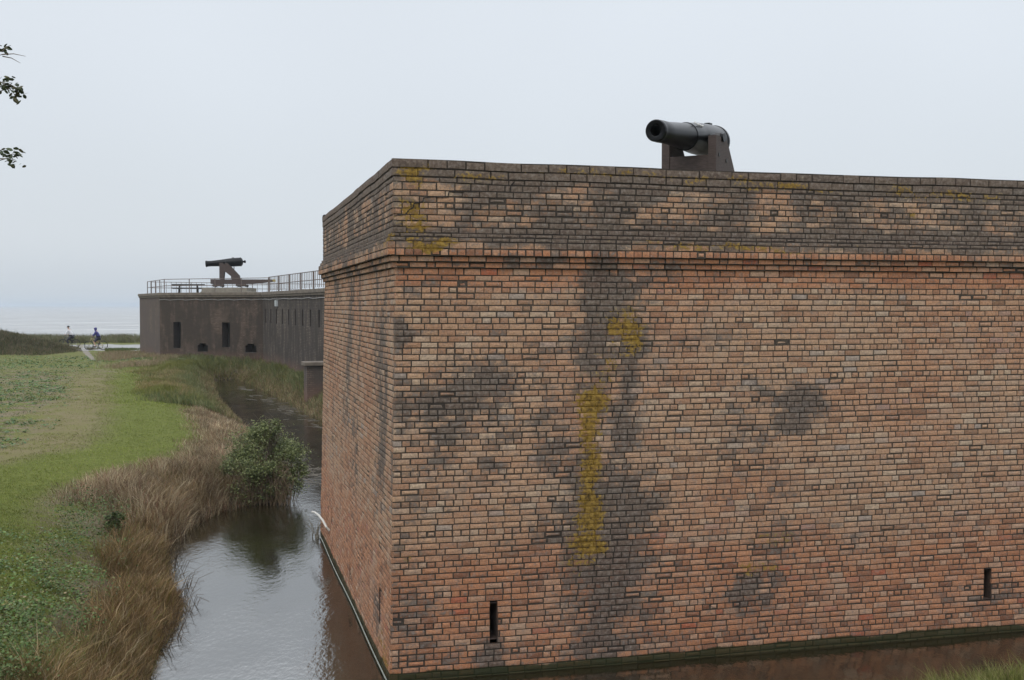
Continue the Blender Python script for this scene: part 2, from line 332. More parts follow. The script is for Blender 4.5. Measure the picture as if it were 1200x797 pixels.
def brick_face(name, O, d, n, length, face, parent, holes, ustart=True, uend=None, zmin=-9, zmax=99, detail=True):
    V = []; Fc = []; RN = []; U = []; Z = []; MO = []
    O = np.array(O)
    def P(u, off, z):
        z = z + (.022 * (float(vn(u * .55 + 3, z * .6)) - .5) if z < ZC - .1 else 0) + (.022 * math.exp(-max(u, 0) / 2.5) + .018 * (float(vn(u * 1.3 + 8, 3.3)) - .5)) * (1 if z > ZT - .32 else 0)
        return (O[0] + d[0] * u + n[0] * off, O[1] + d[1] * u + n[1] * off, z)
    def quadbox(u0, u1, z0, z1, off, ch, depth, rn):
        k = len(V); jit = lambda s: random.uniform(-s, s); o = off + jit(.003)
        if u0 < .02 and ustart: u0 += random.uniform(-.004, .014) if random.random() < .5 else 0; o -= random.uniform(0, .006)
        if random.random() < .05: ch *= random.uniform(1.5, 3)
        er = 0.0
        if face == 'R' and u0 > 7.9 and z0 < .80 and z0 > .35: er = .5 + .5 * random.random()
        if er: o += random.uniform(-.006, .009); ch *= 1.5
        if random.random() < .012: o -= random.uniform(.003, .007)
        tl = jit(.0016)
        tl = jit(.0022); a, b, c_, d_ = u0 + jit(.003), u1 + jit(.003), z0 + jit(.002), z1 + jit(.002)
        for (uu, zz) in ((a, c_), (b, c_), (b, d_), (a, d_)):
            V.append(P(uu, off - depth, zz)); U.append(uu); Z.append(zz)
        for (uu, zz) in ((a + ch, c_ + ch), (b - ch, c_ + ch), (b - ch, d_ - ch), (a + ch, d_ - ch)):
            V.append(P(uu, o - min(ch * .5, .004) + jit(.0012), zz)); U.append(uu); Z.append(zz)
        # mid face vertices so the face is not dead flat
        for (uu, zz) in (((a * .66 + b * .34), (c_ + d_) / 2), ((a * .34 + b * .66), (c_ + d_) / 2)):
            V.append(P(uu, o + jit(.0015), zz)); U.append(uu); Z.append(zz)
        f = [(k, k + 1, k + 5, k + 4), (k + 1, k + 2, k + 6, k + 5), (k + 2, k + 3, k + 7, k + 6), (k + 3, k, k + 4, k + 7),
             (k + 4, k + 5, k + 9, k + 8), (k + 5, k + 6, k + 9), (k + 6, k + 7, k + 8, k + 9), (k + 7, k + 4, k + 8)]
        Fc.extend(f); RN.extend([rn] * 10); MO.extend([0.0] * 10)
    for ci, (z0, z1, off, kd) in enumerate(courses):
        if (z0 + z1) / 2 < zmin or (z0 + z1) / 2 > zmax: continue
        u = -off if ustart else 0.0; end = (length + off) if uend is None else uend
        j = .006 if kd != 'C' else .008; step = z0 > ZC - .01
        first = True; tint = random.uniform(-.06, .06)
        while u < end - .03:
            if kd == 'H': ln = .108
            elif kd == 'C': ln = random.choice((.23, .23, .34, .45, .3))
            else: ln = .213 if random.random() > .07 else .108
            if first and kd == 'S': ln = .108 if ci % 2 else .213
            if first and kd == 'S' and ci % 4 == 2: ln = .16
            first = False; ln *= random.uniform(.95, 1.05)
            if u + ln > end - .05: ln = end - u
            segs = [(u, u + ln)]
            for (ha, hb, hz0, hz1) in holes:
                if z1 > hz0 + .01 and z0 < hz1 - .01:
                    ns = []
                    for (a, b) in segs:
                        if b <= ha or a >= hb: ns.append((a, b)); continue
                        if a < ha - .02: ns.append((a, ha + .003))
                        if b > hb + .02: ns.append((hb - .003, b))
                    segs = ns
            rn = min(1, max(0, random.random() + tint))
            for (a, b) in segs:
                zj = 0
                zt2 = z1 + (random.uniform(-.012, .006) if ci == len(courses) - 1 else 0)
                quadbox(a + j / 2, b - j / 2, z0 + j / 2, zt2 - j / 2, off, random.uniform(.0035, .0085), .03 if not step else .05, rn)
            u += ln
    # mortar bed behind the bricks, opened at the loopholes
    nb = len(V)
    for ci, (z0, z1, off, kd) in enumerate(courses):
        if (z0 + z1) / 2 < zmin or (z0 + z1) / 2 > zmax: continue
        ua = (-off if ustart else 0) + .011; ub = ((length + off) if uend is None else uend) - .011
        cuts = set(np.linspace(ua, ub, int((ub - ua) / .15) + 1).tolist())
        hs = [h for h in holes if z1 > h[2] + .01 and z0 < h[3] - .01]
        for h in hs: cuts.add(h[0]); cuts.add(h[1])
        cuts = sorted(cuts)
        o = off - (.011 if kd != 'C' else .014)
        nxt = courses[ci + 1][2] if ci + 1 < len(courses) else off - .3
        prv = courses[ci - 1][2] if ci else off
        for a, b in zip(cuts[:-1], cuts[1:]):
            mid = (a + b) / 2
            if any(h[0] - 1e-4 < mid < h[1] + 1e-4 for h in hs): continue
            k = len(V)
            for (uu, zz) in ((a, z0), (b, z0), (b, z1), (a, z1)):
                V.append(P(uu, o, zz)); U.append(uu); Z.append(zz); RN.append(.5); MO.append(1.0)
            Fc.append((k, k + 1, k + 2, k + 3))
            if nxt < off - .01:                                  # ledge on top
                k = len(V)
                for (uu, oo) in ((a, o), (b, o), (b, nxt - .03), (a, nxt - .03)):
                    V.append(P(uu, oo, z1 - .004)); U.append(uu); Z.append(z1); RN.append(.5); MO.append(1.0)
                Fc.append((k, k + 1, k + 2, k + 3))
            if prv < off - .01:                                  # soffit below
                k = len(V)
                for (uu, oo) in ((a, prv - .03), (b, prv - .03), (b, o), (a, o)):
                    V.append(P(uu, oo, z0 + .004)); U.append(uu); Z.append(z0); RN.append(.5); MO.append(1.0)
                Fc.append((k, k + 1, k + 2, k + 3))
    me = bpy.data.meshes.new(name); me.from_pydata(V, [], Fc); me.update()
    dk, li, rd, ms = stains(face, np.array(U), np.array(Z))
    nv = len(V); a1 = np.ones((nv, 4), 'f'); a2 = np.ones((nv, 4), 'f')
    a1[:, 0] = np.clip(dk, 0, 1.5); a1[:, 1] = li; a1[:, 2] = rd; a2[:, 0] = ms; a2[:, 1] = MO; a2[:, 2] = 0
    x = me.attributes.new('rnd', 'FLOAT', 'POINT'); x.data.foreach_set('value', np.array(RN, 'f'))
    for nm, ar in (('stain', a1), ('stain2', a2)):
        x = me.attributes.new(nm, 'FLOAT_COLOR', 'POINT'); x.data.foreach_set('color', ar.ravel())
    return link(name, me, BRICK, parent)

bast = empty('brick_bastion', (P0[0], P0[1], 0)); tag(bast, 'big near brick bastion with a stained yellow-streaked face above the moat', 'bastion')
def relP(p): return (p[0] - P0[0], p[1] - P0[1])
P1e = P0 + DL * LEN_L; DSh = DR; P2 = P0 + DR * LEN_R; DB = DL
for part, za, zb in (('wall', -9, ZC), ('cornice', ZC, ZC + .42), ('parapet', ZC + .42, ZT - .2), ('coping', ZT - .2, 99)):
    brick_face(part, (0, 0), DR, NR, LEN_R, 'R', bast, HOLES_R if part == 'wall' else [], zmin=za, zmax=zb)
    brick_face(part, (0, 0), DL, NL, LEN_L, 'L', bast, HOLES_L if part == 'wall' else [], zmin=za, zmax=zb)
    # the shoulder beyond the left face and the return at the far right end, seen only from a step aside
    brick_face(part, relP(P1e), DR, -NR, LEN_S, 'L', bast, [], zmin=za, zmax=zb)
    brick_face(part, relP(P2), DL, -NL, LEN_S, 'L', bast, [], zmin=za, zmax=zb)
cpts = [(410, 328), (465, 321), (480, 300), (500, 290), (503, 270), (545, 262), (550, 243), (590, 240), (664, 238), (668, 216), (740, 217), (820, 214)]
cpts = [(360 + a / 3.987, 170 + b / 3.987) for a, b in cpts] + [(360 + 955 / 3.987, 170 + 218 / 3.987), (360 + 958 / 3.987, 170 + 188 / 3.987), (360 + 976 / 3.987, 170 + 168 / 3.987)]
CRK = simple('deep_joint_shadow', (.03, .024, .02), 1); oo = top + .0345; kk = 0
for seg_ in (cpts[:12], cpts[12:]):
    m = MB()
    pv_ = [ruv(*c_) for c_ in seg_]
    for (ua, za), (ub, zb) in zip(pv_[:-1], pv_[1:]):
        for q_ in range(5):
            f0, f1_ = q_ / 5, (q_ + 1) / 5; h0 = random.uniform(.003, .009)
            A_ = (ua + (ub - ua) * f0, za + (zb - za) * f0 + random.uniform(-.003, .003)); B_ = (ua + (ub - ua) * f1_, za + (zb - za) * f1_)
            e0 = np.array([B_[0] - A_[0], B_[1] - A_[1]]); e0 /= np.linalg.norm(e0) + 1e-9; nn0 = np.array([-e0[1], e0[0]]) * h0; kk += 1; o2 = oo + .0006 * (kk % 3)
            vv = [(A_[0] + nn0[0], A_[1] + nn0[1]), (A_[0] - nn0[0], A_[1] - nn0[1]), (B_[0] - nn0[0], B_[1] - nn0[1]), (B_[0] + nn0[0], B_[1] + nn0[1])]
            m.add([(DR[0] * a + NR[0] * w__, DR[1] * a + NR[1] * w__, b) for w__ in (o2, o2 - .03) for a, b in vv], [(0, 1, 2, 3), (0, 1, 5, 4), (1, 2, 6, 5), (2, 3, 7, 6), (3, 0, 4, 7)])
    m.build('crack', CRK, bast)
# parapet body: top slab and terreplein behind it
DARKSTONE = simple('dark_weathered_cap', (.16, .14, .115), .95, .4, 14, bmp=.5)
TURF = simple('rampart_turf', (.10, .12, .035), .95, .4, 3, bmp=.6)
def Q(u, v, z): p = DR * u + DL * v; return (p[0], p[1], z)
t0 = -top - .02; capz = ZT - .012
m = MB(); i0, i1 = t0, 1.1; a, b = LEN_R - t0, LEN_L - t0
vs = [Q(i0, i0, capz), Q(a, i0, capz), Q(a, b, capz), Q(i0, b, capz), Q(i1, i1, capz), Q(a - 1.1, i1, capz), Q(a - 1.1, b - 1.1, capz), Q(i1, b - 1.1, capz),
      Q(i1, i1, 5.2), Q(a - 1.1, i1, 5.2), Q(a - 1.1, b - 1.1, 5.2), Q(i1, b - 1.1, 5.2)]
m.add(vs, [(0, 1, 5, 4), (1, 2, 6, 5), (2, 3, 7, 6), (3, 0, 4, 7), (4, 5, 9, 8), (5, 6, 10, 9), (6, 7, 11, 10), (7, 4, 8, 11)]); m.build('parapet_top', DARKSTONE, bast)
MB().add([Q(1, 1, 5.25), Q(a - 1, 1, 5.25), Q(a - 1, b - 1, 5.25), Q(1, b - 1, 5.25)], [(0, 1, 2, 3)]).build('terreplein', TURF, bast)
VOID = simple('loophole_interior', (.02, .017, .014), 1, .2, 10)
REVEAL = simple('shaded_loophole_reveal', (.05, .03, .022), .95, .4, 20)  # reveal brick coloured darker to stand for the shade inside the slots
for face, holes, d, n in (('R', HOLES_R, DR, NR), ('L', HOLES_L, DL, NL)):
    for (ua, ub, za, zb) in holes:
        o = prof((za + zb) / 2) - .008; m = MB()
        def W(u, off, z): return (d[0] * u + n[0] * off, d[1] * u + n[1] * off, z)
        vs = [W(u, oo, z) for oo in (o, o - .45) for (u, z) in ((ua, za), (ub, za), (ub, zb), (ua, zb))]
        m.add(vs, [(0, 1, 5, 4), (1, 2, 6, 5), (2, 3, 7, 6), (3, 0, 4, 7)])
        lo = m.build('loophole', REVEAL, bast)
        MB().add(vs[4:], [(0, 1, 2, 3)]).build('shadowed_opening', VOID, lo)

# ------------------------------------------------------------ FAR FORT
ZF = 5.40
fA, fB, fC, fD = (np.array(p) for p in (aty(163.5, 343, 84)[:2], aty(187, 343, 76)[:2], aty(308, 343, 72)[:2], aty(379, 338, 56)[:2]))
def far_brick(name, streak=.6, pink=0.0, base=(.060, .048, .040), hi=(.165, .122, .095)):
    m, t, p = mat(name)
    g = nd(t, 'ShaderNodeTexCoord'); uv = g.outputs['UV']
    br = nd(t, 'ShaderNodeTexBrick'); t.links.new(uv, br.inputs[0]); br.inputs['Scale'].default_value = 1
    br.inputs['Brick Width'].default_value = .23; br.inputs['Row Height'].default_value = .083; br.inputs['Mortar Size'].default_value = .01
    br.inputs['Color1'].default_value = (*hi, 1); br.inputs['Color2'].default_value = (*[x * .60 for x in hi], 1); br.inputs['Mortar'].default_value = (*[x * .55 for x in base], 1)
    mp = nd(t, 'ShaderNodeMapping'); mp.inputs['Scale'].default_value = (1.1, .26, 1); t.links.new(uv, mp.inputs[0])
    st = noise(t, 1.6, 6, .65, mp.outputs[0]); big = noise(t, .45, 5, .6, uv)
    k = mth(t, 'ADD', mth(t, 'MULTIPLY', st, streak), mth(t, 'MULTIPLY', big, 1 - streak))
    c = mix(t, sstep(t, k, .60, .47, .05, .90), br.outputs[0], mix(t, noise(t, 6, 4, .6, uv), tuple(x * .7 for x in base), base))
    sepn = nd(t, 'ShaderNodeSeparateXYZ'); t.links.new(uv, sepn.inputs[0])
    low = sstep(t, mth(t, 'ADD', sepn.outputs[1], mth(t, 'MULTIPLY', big, 1.6)), 2.6, 1.3, 0, .6 + pink)
    c = mix(t, low, c, mix(t, st, (.26, .14, .10), (.13, .085, .065)))
    t.links.new(c, p.inputs['Base Color']); p.inputs['Roughness'].default_value = .95; p.inputs['Specular IOR Level'].default_value = .15
    bump(t, p, br.outputs[1], .4, .01); return m
DREV = simple('shaded_brick_reveal', (.045, .036, .032), .95, .3, 8)  # shade of the deep far openings painted into their reveal colour
FARB = far_brick('far_bastion_brick'); CURT = far_brick('curtain_brick', .9, 0, (.062, .053, .047), (.175, .145, .12)); FLANK = far_brick('flank_brick', .5, 0, (.12, .095, .085), (.19, .15, .12))
def uv_wall(name, A, B, z0, z1, holes, mtl, parent, org, depth=.6, dmat=None, part_names=None):
    A = np.array(A); B = np.array(B); ln = np.linalg.norm(B - A); d = (B - A) / ln; n = np.array([d[1], -d[0]])   # outward to camera
    us = sorted(set([0, ln] + [q for h in holes for r_ in h for q in r_[:2]])); zs = sorted(set([z0, z1] + [q for h in holes for r_ in h for q in r_[2:]]))
    vs = []; fs = []; uv = []
    def V3(u, off, z): return (A[0] + d[0] * u + n[0] * off - org[0], A[1] + d[1] * u + n[1] * off - org[1], z)
    for a, b in zip(us[:-1], us[1:]):
        for c, e_ in zip(zs[:-1], zs[1:]):
            mu, mz = (a + b) / 2, (c + e_) / 2
            if any(r_[0] < mu < r_[1] and r_[2] < mz < r_[3] for h in holes for r_ in h): continue
            k = len(vs); vs += [V3(a, 0, c), V3(b, 0, c), V3(b, 0, e_), V3(a, 0, e_)]; uv += [(a, c), (b, c), (b, e_), (a, e_)]; fs.append((k, k + 1, k + 2, k + 3))
    me = bpy.data.meshes.new(name); me.from_pydata(vs, [], fs); lay = me.uv_layers.new(name='UVMap')
    lay.data.foreach_set('uv', np.array([uv[l.vertex_index] for l in me.loops]).ravel()); me.update()
    link(name, me, mtl, parent)
    for hi_, h in enumerate(holes):
        m = MB()
        x0, x1, y0, y1 = min(r_[0] for r_ in h), max(r_[1] for r_ in h), min(r_[2] for r_ in h), max(r_[3] for r_ in h)
        o = -.002
        for (a, b, c, e_) in h:                                   # reveals
            pass
        q = [(x0, y0), (x1, y0)] + ([(x1, y1)] if len(h) == 1 else [(x1, h[0][3]), (h[1][1], y1), (h[1][0], y1), (x0, h[0][3])])
        if len(h) == 1: q += [(x0, y1)]
        vv = [V3(u, o, z_) for u, z_ in q] + [V3(u, -depth, z_) for u, z_ in q]; nq = len(q)
        m.add(vv, [(i, (i + 1) % nq, (i + 1) % nq + nq, i + nq) for i in range(nq)])
        w_ = m.build(part_names[hi_], DREV, parent)
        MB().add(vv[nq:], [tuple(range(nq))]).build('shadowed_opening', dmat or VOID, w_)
    return d, n
fb = empty('far_bastion', (fB[0], fB[1], 0)); tag(fb, 'distant dark brick bastion with two tall narrow windows, carrying the far cannon', 'bastion')
lnBC = np.linalg.norm(fC - fB); dBC = (fC - fB) / lnBC
def fuv(px, py): return onface(px, py, fB, dBC)
def rect(x0, x1, yt, yb, arch=False):
    u0, zb = fuv(x0, yb); u1, zt = fuv(x1, yt)
    if arch:
        a = (u1 - u0) * .2; return [(u0, u1, zb, zt - .12), (u0 + a, u1 - a, zt - .12, zt)]
    return [(u0, u1, zb, zt)]
uv_wall('wall', fB, fC, -.6, ZF, [rect(203.3, 212, 377.5, 408), rect(260.3, 269.5, 378, 407), rect(231.5, 243.5, 402.5, 412, True), rect(287.5, 300.5, 403, 413, True)],
        FARB, fb, fB, part_names=['window', 'window', 'archway', 'archway'])
uv_wall('flank_wall', fA, fB, -.6, ZF, [], FLANK, fb, fB)
uv_wall('rear_wall', fA + np.array([14, 12]), fA, -.6, ZF, [], FARB, fb, fB)
CAP = simple('coping_stone', (.145, .12, .095), .95, .35, 3, bmp=.3); FTOP = simple('fort_roof_paving', (.22, .20, .17), .95, .25, 2)
m = MB()
def copestrip(m, A, B, org, ext=.12, z0=ZF - .30, z1=ZF, th=.55):
    A = Vector((A[0] - org[0], A[1] - org[1], 0)); B = Vector((B[0] - org[0], B[1] - org[1], 0)); d = (B - A).normalized(); n = Vector((d.y, -d.x, 0))
    q = Matrix.Translation(A) @ Matrix(((d.x, -n.x, 0, 0), (d.y, -n.y, 0, 0), (0, 0, 1, 0), (0, 0, 0, 1)))
    m.box(-ext * .6, -ext, z0 + .12, (B - A).length + ext * .6, th, z1 + .003, q, .015)
    m.box(-ext * .3, -ext * .5, z0, (B - A).length + ext * .3, .01, z0 + .118, q)
copestrip(m, fA, fB, fB); m.build('coping', CAP, fb)
m = MB(); copestrip(m, fB, fC, fB, z0=ZF - .305, ext=.125); m.build('coping', CAP, fb)
r3 = lambda p: (p[0] - fB[0], p[1] - fB[1], ZF - .02)
m = MB(); m.add([r3(fA), r3(fB), r3(fC), r3(fC + np.array([3, 16])), r3(fA + np.array([14, 12]))], [(0, 1, 2, 3, 4)]); m.build('roof_terrace', FTOP, fb)

# curtain wall, runs from the far bastion to behind the near one
cw = empty('curtain_wall', (fC[0], fC[1], 0)); tag(cw, 'long dark curtain wall with a row of small slits and a cable under its coping', 'wall')
dCD = (fD - fC) / np.linalg.norm(fD - fC)
tEnd = (24.0 - fC[1]) / dCD[1]; fE = fC + dCD * tEnd
def cuv(px, py): return onface(px, py, fC, dCD)
sl_x = [311.5, 317.5, 324, 331, 338.2, 346, 354.7, 363.7, 374]
ch_ = []
for i, x in enumerate(sl_x):
    u, zt_ = cuv(x, 362.5 - i * .05); u, zb_ = cuv(x, 378 + (i - 4) * .4)
    ch_.append([(u - .16, u + .16, 3.45, 4.33)])
last = ch_[-1][0][0]; stp = ch_[-1][0][0] - ch_[-2][0][0]
for i in range(1, 12): ch_.append([(last + stp * i, last + stp * i + .32, 3.45, 4.33)])
uv_wall('wall', fC, fE, -.6, ZF, ch_, CURT, cw, fC, part_names=['slit'] * len(ch_), depth=.4)
m = MB(); copestrip(m, fC, fE, fC, z0=ZF - .31, ext=.118); m.build('coping', CAP, cw)
c3 = lambda p: (p[0] - fC[0], p[1] - fC[1], ZF - .024)
m = MB(); m.add([c3(fC), c3(fE), c3(fE + np.array([14, 4])), c3(fC + np.array([3, 16])), c3(fC + np.array([1, 8]))], [(0, 1, 2, 3, 4)]); m.build('roof_terrace', FTOP, cw)
nCD = np.array([dCD[1], -dCD[0]])
CABLE = simple('pale_cable', (.30, .29, .28), .6, .1)
tEnd2 = float(tEnd)
m = MB(); cp = []
for i in range(60):
    u = tEnd2 * i / 59; p = dCD * u + nCD * .03; cp.append((p[0], p[1], ZF - .47 + .04 * math.sin(i * 1.7) * random.random()))
m.tube(cp, .02, 5); m.build('cable', CABLE, cw)
m = MB(); cp = []
for i in range(20):
    u = lnBC * i / 19; nn = np.array([dBC[1], -dBC[0]]); p = dBC * u + nn * .03; cp.append((p[0], p[1], ZF - .47 + .03 * math.sin(i * 2.1)))
m.tube(cp, .016, 5); m.build('cable', CABLE, fb)
# small pale box fixed high on the curtain
u, zz = cuv(325, 355.3); p = fC + dCD * u + nCD * .06
WHITE = simple('pale_box_enamel', (.42, .45, .46), .5, .1)
bx = empty('junction_box', (p[0], p[1], zz - .25), math.atan2(dCD[1], dCD[0])); tag(bx, 'small pale metal box high on the dark curtain wall below the railing', 'electrical box')
MB().box(-.24, -.06, .06, .24, .06, .42, None, .01).build('housing', WHITE, bx); MB().box(-.2, -.075, .09, .2, -.061, .39, None, .004).build('door', WHITE, bx)
# brick pier standing in the moat edge by the curtain
pp = aty(367.5, 470, 50)
pr = empty('brick_pier', (pp[0], pp[1], -.4), .35); tag(pr, 'square brick pier with a flat stone cap beside the curtain wall', 'pier')
m = MB(); m.box(-.34, -.34, 0, .5, .5, 2.28, None, .01); o = m.build('shaft', None, pr)
PIER = far_brick('pier_brick', .7, .1, (.10, .085, .075), (.2, .15, .12))
me = o.data; lay = me.uv_layers.new(name='UVMap'); lay.data.foreach_set('uv', np.array([(me.vertices[l.vertex_index].co.x + me.vertices[l.vertex_index].co.y, me.vertices[l.vertex_index].co.z) for l in me.loops]).ravel()); me.materials.append(PIER)
MB().box(-.46, -.46, 2.283, .62, .62, 2.45, None, .03).build('cap', CAP, pr)

# ------------------------------------------------------------ railings on the far fort
IRON = simple('rusted_painted_iron', (.10, .095, .09), .6, .4, 6, .3, c2=(.16, .10, .075))
def railing(name, pts, z, label, spacing, pick, ht=.92, postw=.06, rust=()):
    o = empty(name, (pts[0][0], pts[0][1], z)); tag(o, label, 'railing')
    P = [np.array(p) - pts[0] for p in pts]
    for hh in (ht, ht * .52):
        m = MB()
        for a, b in zip(P[:-1], P[1:]): m.tube([(a[0], a[1], hh), (b[0], b[1], hh)], .024, 6)
        m.build('rail', IRON, o)
    for a, b in zip(P[:-1], P[1:]):
        l_ = np.linalg.norm(b - a); n_ = max(1, round(l_ / spacing))
        for i in range(n_ + (1 if b is P[-1] else 0)):
            q = a + (b - a) * i / n_; MB().tube([(q[0], q[1], 0), (q[0], q[1], ht + .02)], postw / 2, 6).build('post', IRON, o)
            if pick and i < n_:
                k_ = max(1, round(l_ / n_ / pick))
                for j in range(1, k_):
                    r_ = a + (b - a) * (i + j / k_) / n_; MB().tube([(r_[0], r_[1], .1), (r_[0], r_[1], ht)], .016, 5).build('baluster', IRON, o)
    return o
ins = np.array([.15, .45])
railing('railing', [fA + np.array([.5, .3]), fB + np.array([.2, .4]), fC + np.array([.3, .3])], ZF, 'plain two-bar iron railing along the front of the far bastion', 2.35, 0)
railing('railing', [fA + np.array([.6, .8]), fA + np.array([3, 3.0]), fA + np.array([13, 11])], ZF, 'iron railing with thin pickets along the seaward rear edge of far bastion', 2.6, .42)
railing('railing', [fC + dCD * .6 - nCD * .3, fC + dCD * 30 - nCD * .3], ZF, 'close-set iron picket railing running along the top of the curtain wall', 3.1, .5, ht=.95, postw=.1)

# ------------------------------------------------------------ cannons
GUN = simple('black_gun_iron', (.004, .0042, .005), .33, .35, 30, .25, bmp=.1, spec=.22)
WOOD = None
m_, t_, p_ = mat('brown_painted_carriage'); nn_ = noise(t_, 6, 6, .6)
mp_ = nd(t_, 'ShaderNodeMapping'); mp_.inputs['Scale'].default_value = (2, 2, 9); tcc = nd(t_, 'ShaderNodeTexCoord'); t_.links.new(tcc.outputs['Object'], mp_.inputs[0])
gr = noise(t_, 5, 6, .7, mp_.outputs[0])
t_.links.new(ramp(t_, gr, [(.3, (.034, .023, .020)), (.55, (.062, .042, .036)), (.8, (.10, .075, .064))]), p_.inputs['Base Color']); p_.inputs['Roughness'].default_value = .75
bump(t_, p_, gr, .3, .01); WOOD = m_
BOLT = simple('dark_bolt_iron', (.03, .026, .024), .6, .3)
YEL = simple('yellow_end_paint', (.45, .36, .08), .6, .2)
DROP = simple('white_droppings', (.6, .6, .58), .8, .1)
def cannon(loc, rz, L_, r_b, r_m, label, barrel_z, cheek_h, chassis, tilt=0.0, swell=1.25, trun=.56, r_bore=.5, half=.40, tr_top=.5):
    """local -x is the muzzle; origin under the trunnions, at the foot of the cheeks"""
    g = empty('cannon', loc, rz); tag(g, label, 'cannon')
    xm = -L_ * trun; xb = L_ * (1 - trun)
    rb = r_m * r_bore
    prof_ = [(xm + .55, .0), (xm + .55, rb), (xm + .004, rb), (xm, rb + .006), (xm - .002, r_m * swell * .93), (xm + .02, r_m * swell), (xm + .07, r_m * swell), (xm + .11, r_m * swell * .95), (xm + .16, r_m * 1.02),
             (xm + L_ * .16, r_m * 1.0), (xm + L_ * .36, r_m + (r_b - r_m) * .28), (xm + L_ * .45, r_m + (r_b - r_m) * .45), (xm + L_ * .455, r_m + (r_b - r_m) * .45 + .012), (xm + L_ * .47, r_m + (r_b - r_m) * .48 + .012), (xm + L_ * .475, r_m + (r_b - r_m) * .52),
             (xm + L_ * .62, r_m + (r_b - r_m) * .85), (xm + L_ * .78, r_b), (xb - .16, r_b * 1.0), (xb - .155, r_b * 1.04), (xb - .09, r_b * 1.04), (xb - .085, r_b * .98),
             (xb - .03, r_b * .86), (xb + .02, r_b * .62), (xb + .05, r_b * .3), (xb + .07, r_b * .2), (xb + .10, r_b * .2), (xb + .13, r_b * .3), (xb + .18, r_b * .36), (xb + .23, r_b * .28), (xb + .26, 0)]
    M = Matrix.Translation((0, 0, barrel_z)) @ Matrix.Rotation(tilt, 4, 'Y')
    br = MB().lathe(prof_, M, 40).build('barrel', GUN, g)
    MB().tube([M @ Vector((0, -half - .1, -.02)), M @ Vector((0, half + .1, -.02))], .075, 20).build('trunnion', GUN, br)
    MB().box(L_ * .2, -.05, r_b * .97, L_ * .2 + .16, .05, r_b * .97 + .04, M, .01).build('vent_block', GUN, br)
    for sgn in (-1, 1):
        y0, y1 = sgn * half - .07, sgn * half + .07; m = MB()
        h = cheek_h
        m.prism([(-.34, 0), (-.06, 0), (-.06, .02), (.0, h * .50), (.46, .20), (.46, 0), (1.06, 0), (1.02, .26), (.30, h * .92), (.17, h), (.09, h), (.07, h - .07), (-.07, h - .07), (-.09, h), (-.34, h)], y0, y1)
        ck = m.build('cheek', WOOD, g)
        for (bx_, bz_) in ((-.2, h * .35), (-.2, h * .75), (.18, h * .7), (.75, h * .35), (-.2, .12)):
            for yy in (y0 - .012, y1): MB().lathe([(0, .0), (0, .038), (.016, .034), (.018, 0)], Matrix.Translation((bx_, yy, bz_)) @ Matrix.Rotation(R(90), 4, 'Z'), 10).build('bolt', BOLT, ck)
        MB().prism([(-.13, h - .1), (-.11, h + .02), (-.05, h + .075), (.05, h + .075), (.11, h + .02), (.13, h - .1), (.09, h - .1), (.08, h + .0), (-.08, h + .0), (-.09, h - .1)], y0 + .02, y1 - .02).build('trunnion_cap', BOLT, ck)
    MB().box(-.325, -half + .07, .02, -.21, half - .07, cheek_h * tr_top, None, .01).build('transom', WOOD, g)
    MB().box(.80, -half + .07, .08, 1.0, half - .07, .26, None, .01).build('transom', WOOD, g)
    MB().tube([(L_ * .25, 0, .2), (L_ * .25, 0, barrel_z - r_b * .9)], .03, 10).build('elevating_screw', BOLT, g)
    if chassis:
        c0, c1 = chassis
        for sgn in (-1, 1):
            MB().prism([(c0, -.34), (c0, -.015), (c1, -.015), (c1, -.17), (1.9, -.34)], sgn * half - .09, sgn * half + .09).build('chassis_rail', WOOD, g)
        for xx in (c0 + .35, .9): MB().box(xx - .1, -half - .28, -.50, xx + .50, half + .28, -.345, None, .015).build('bolster', WOOD, g)
        for xx in (c0 + .25, c0 + .75, 1.0, 1.5):
            for sgn in (-1, 1):
                MB().lathe([(-.05, .0), (-.05, .09), (-.02, .10), (.02, .10), (.05, .09), (.05, 0)], Matrix.Translation((xx, sgn * (half + .33), -.46)) @ Matrix.Rotation(R(90), 4, 'Z'), 16).build('wheel', BOLT, g)
    return g
STONE = simple('granite_plinth', (.20, .18, .145), .9, .25, 5, bmp=.4)
# near gun: muzzle toward the camera's left
mz = aty(768, 153, 18.0); bz = aty(839, 167, 20.5)
ax = (bz - mz); Lg = np.linalg.norm(ax); az = math.atan2(ax[1], ax[0]); tl = -math.asin(ax[2] / Lg)
tp = mz + ax * .635
zfoot = 6.18
g1 = cannon((tp[0], tp[1], zfoot), az, Lg, .285, .178, 'large black cannon on brown carriage looking over the near brick parapet', tp[2] - zfoot, tp[2] - zfoot - .02, (-1.5, 2.4), tilt=tl, swell=1.0, trun=.635, r_bore=.50, half=.42, tr_top=.745)
# bird droppings on the near gun
m = MB()
for q in range(9):
    a_ = R(48 + random.uniform(-5, 9)); xx = -.12 - .05 * q + random.uniform(-.02, .02); rr = .262
    c_ = Vector((xx, -rr * math.cos(a_), (tp[2] - zfoot) + rr * math.sin(a_) - .008))
    m.lathe([(-.02, 0), (-.008, .018), (.012, .014), (.02, 0)], Matrix.Translation(c_), 7)
m.build('droppings', DROP, g1)
gp = empty('gun_platform', (tp[0], tp[1], 5.2), az); tag(gp, 'low stone platform under the near cannon behind the parapet', 'platform')
MB().prism([(-2.0, 0), (2.6, 0), (2.5, .42), (-1.9, .42)], -1, 1).build('base', STONE, gp)
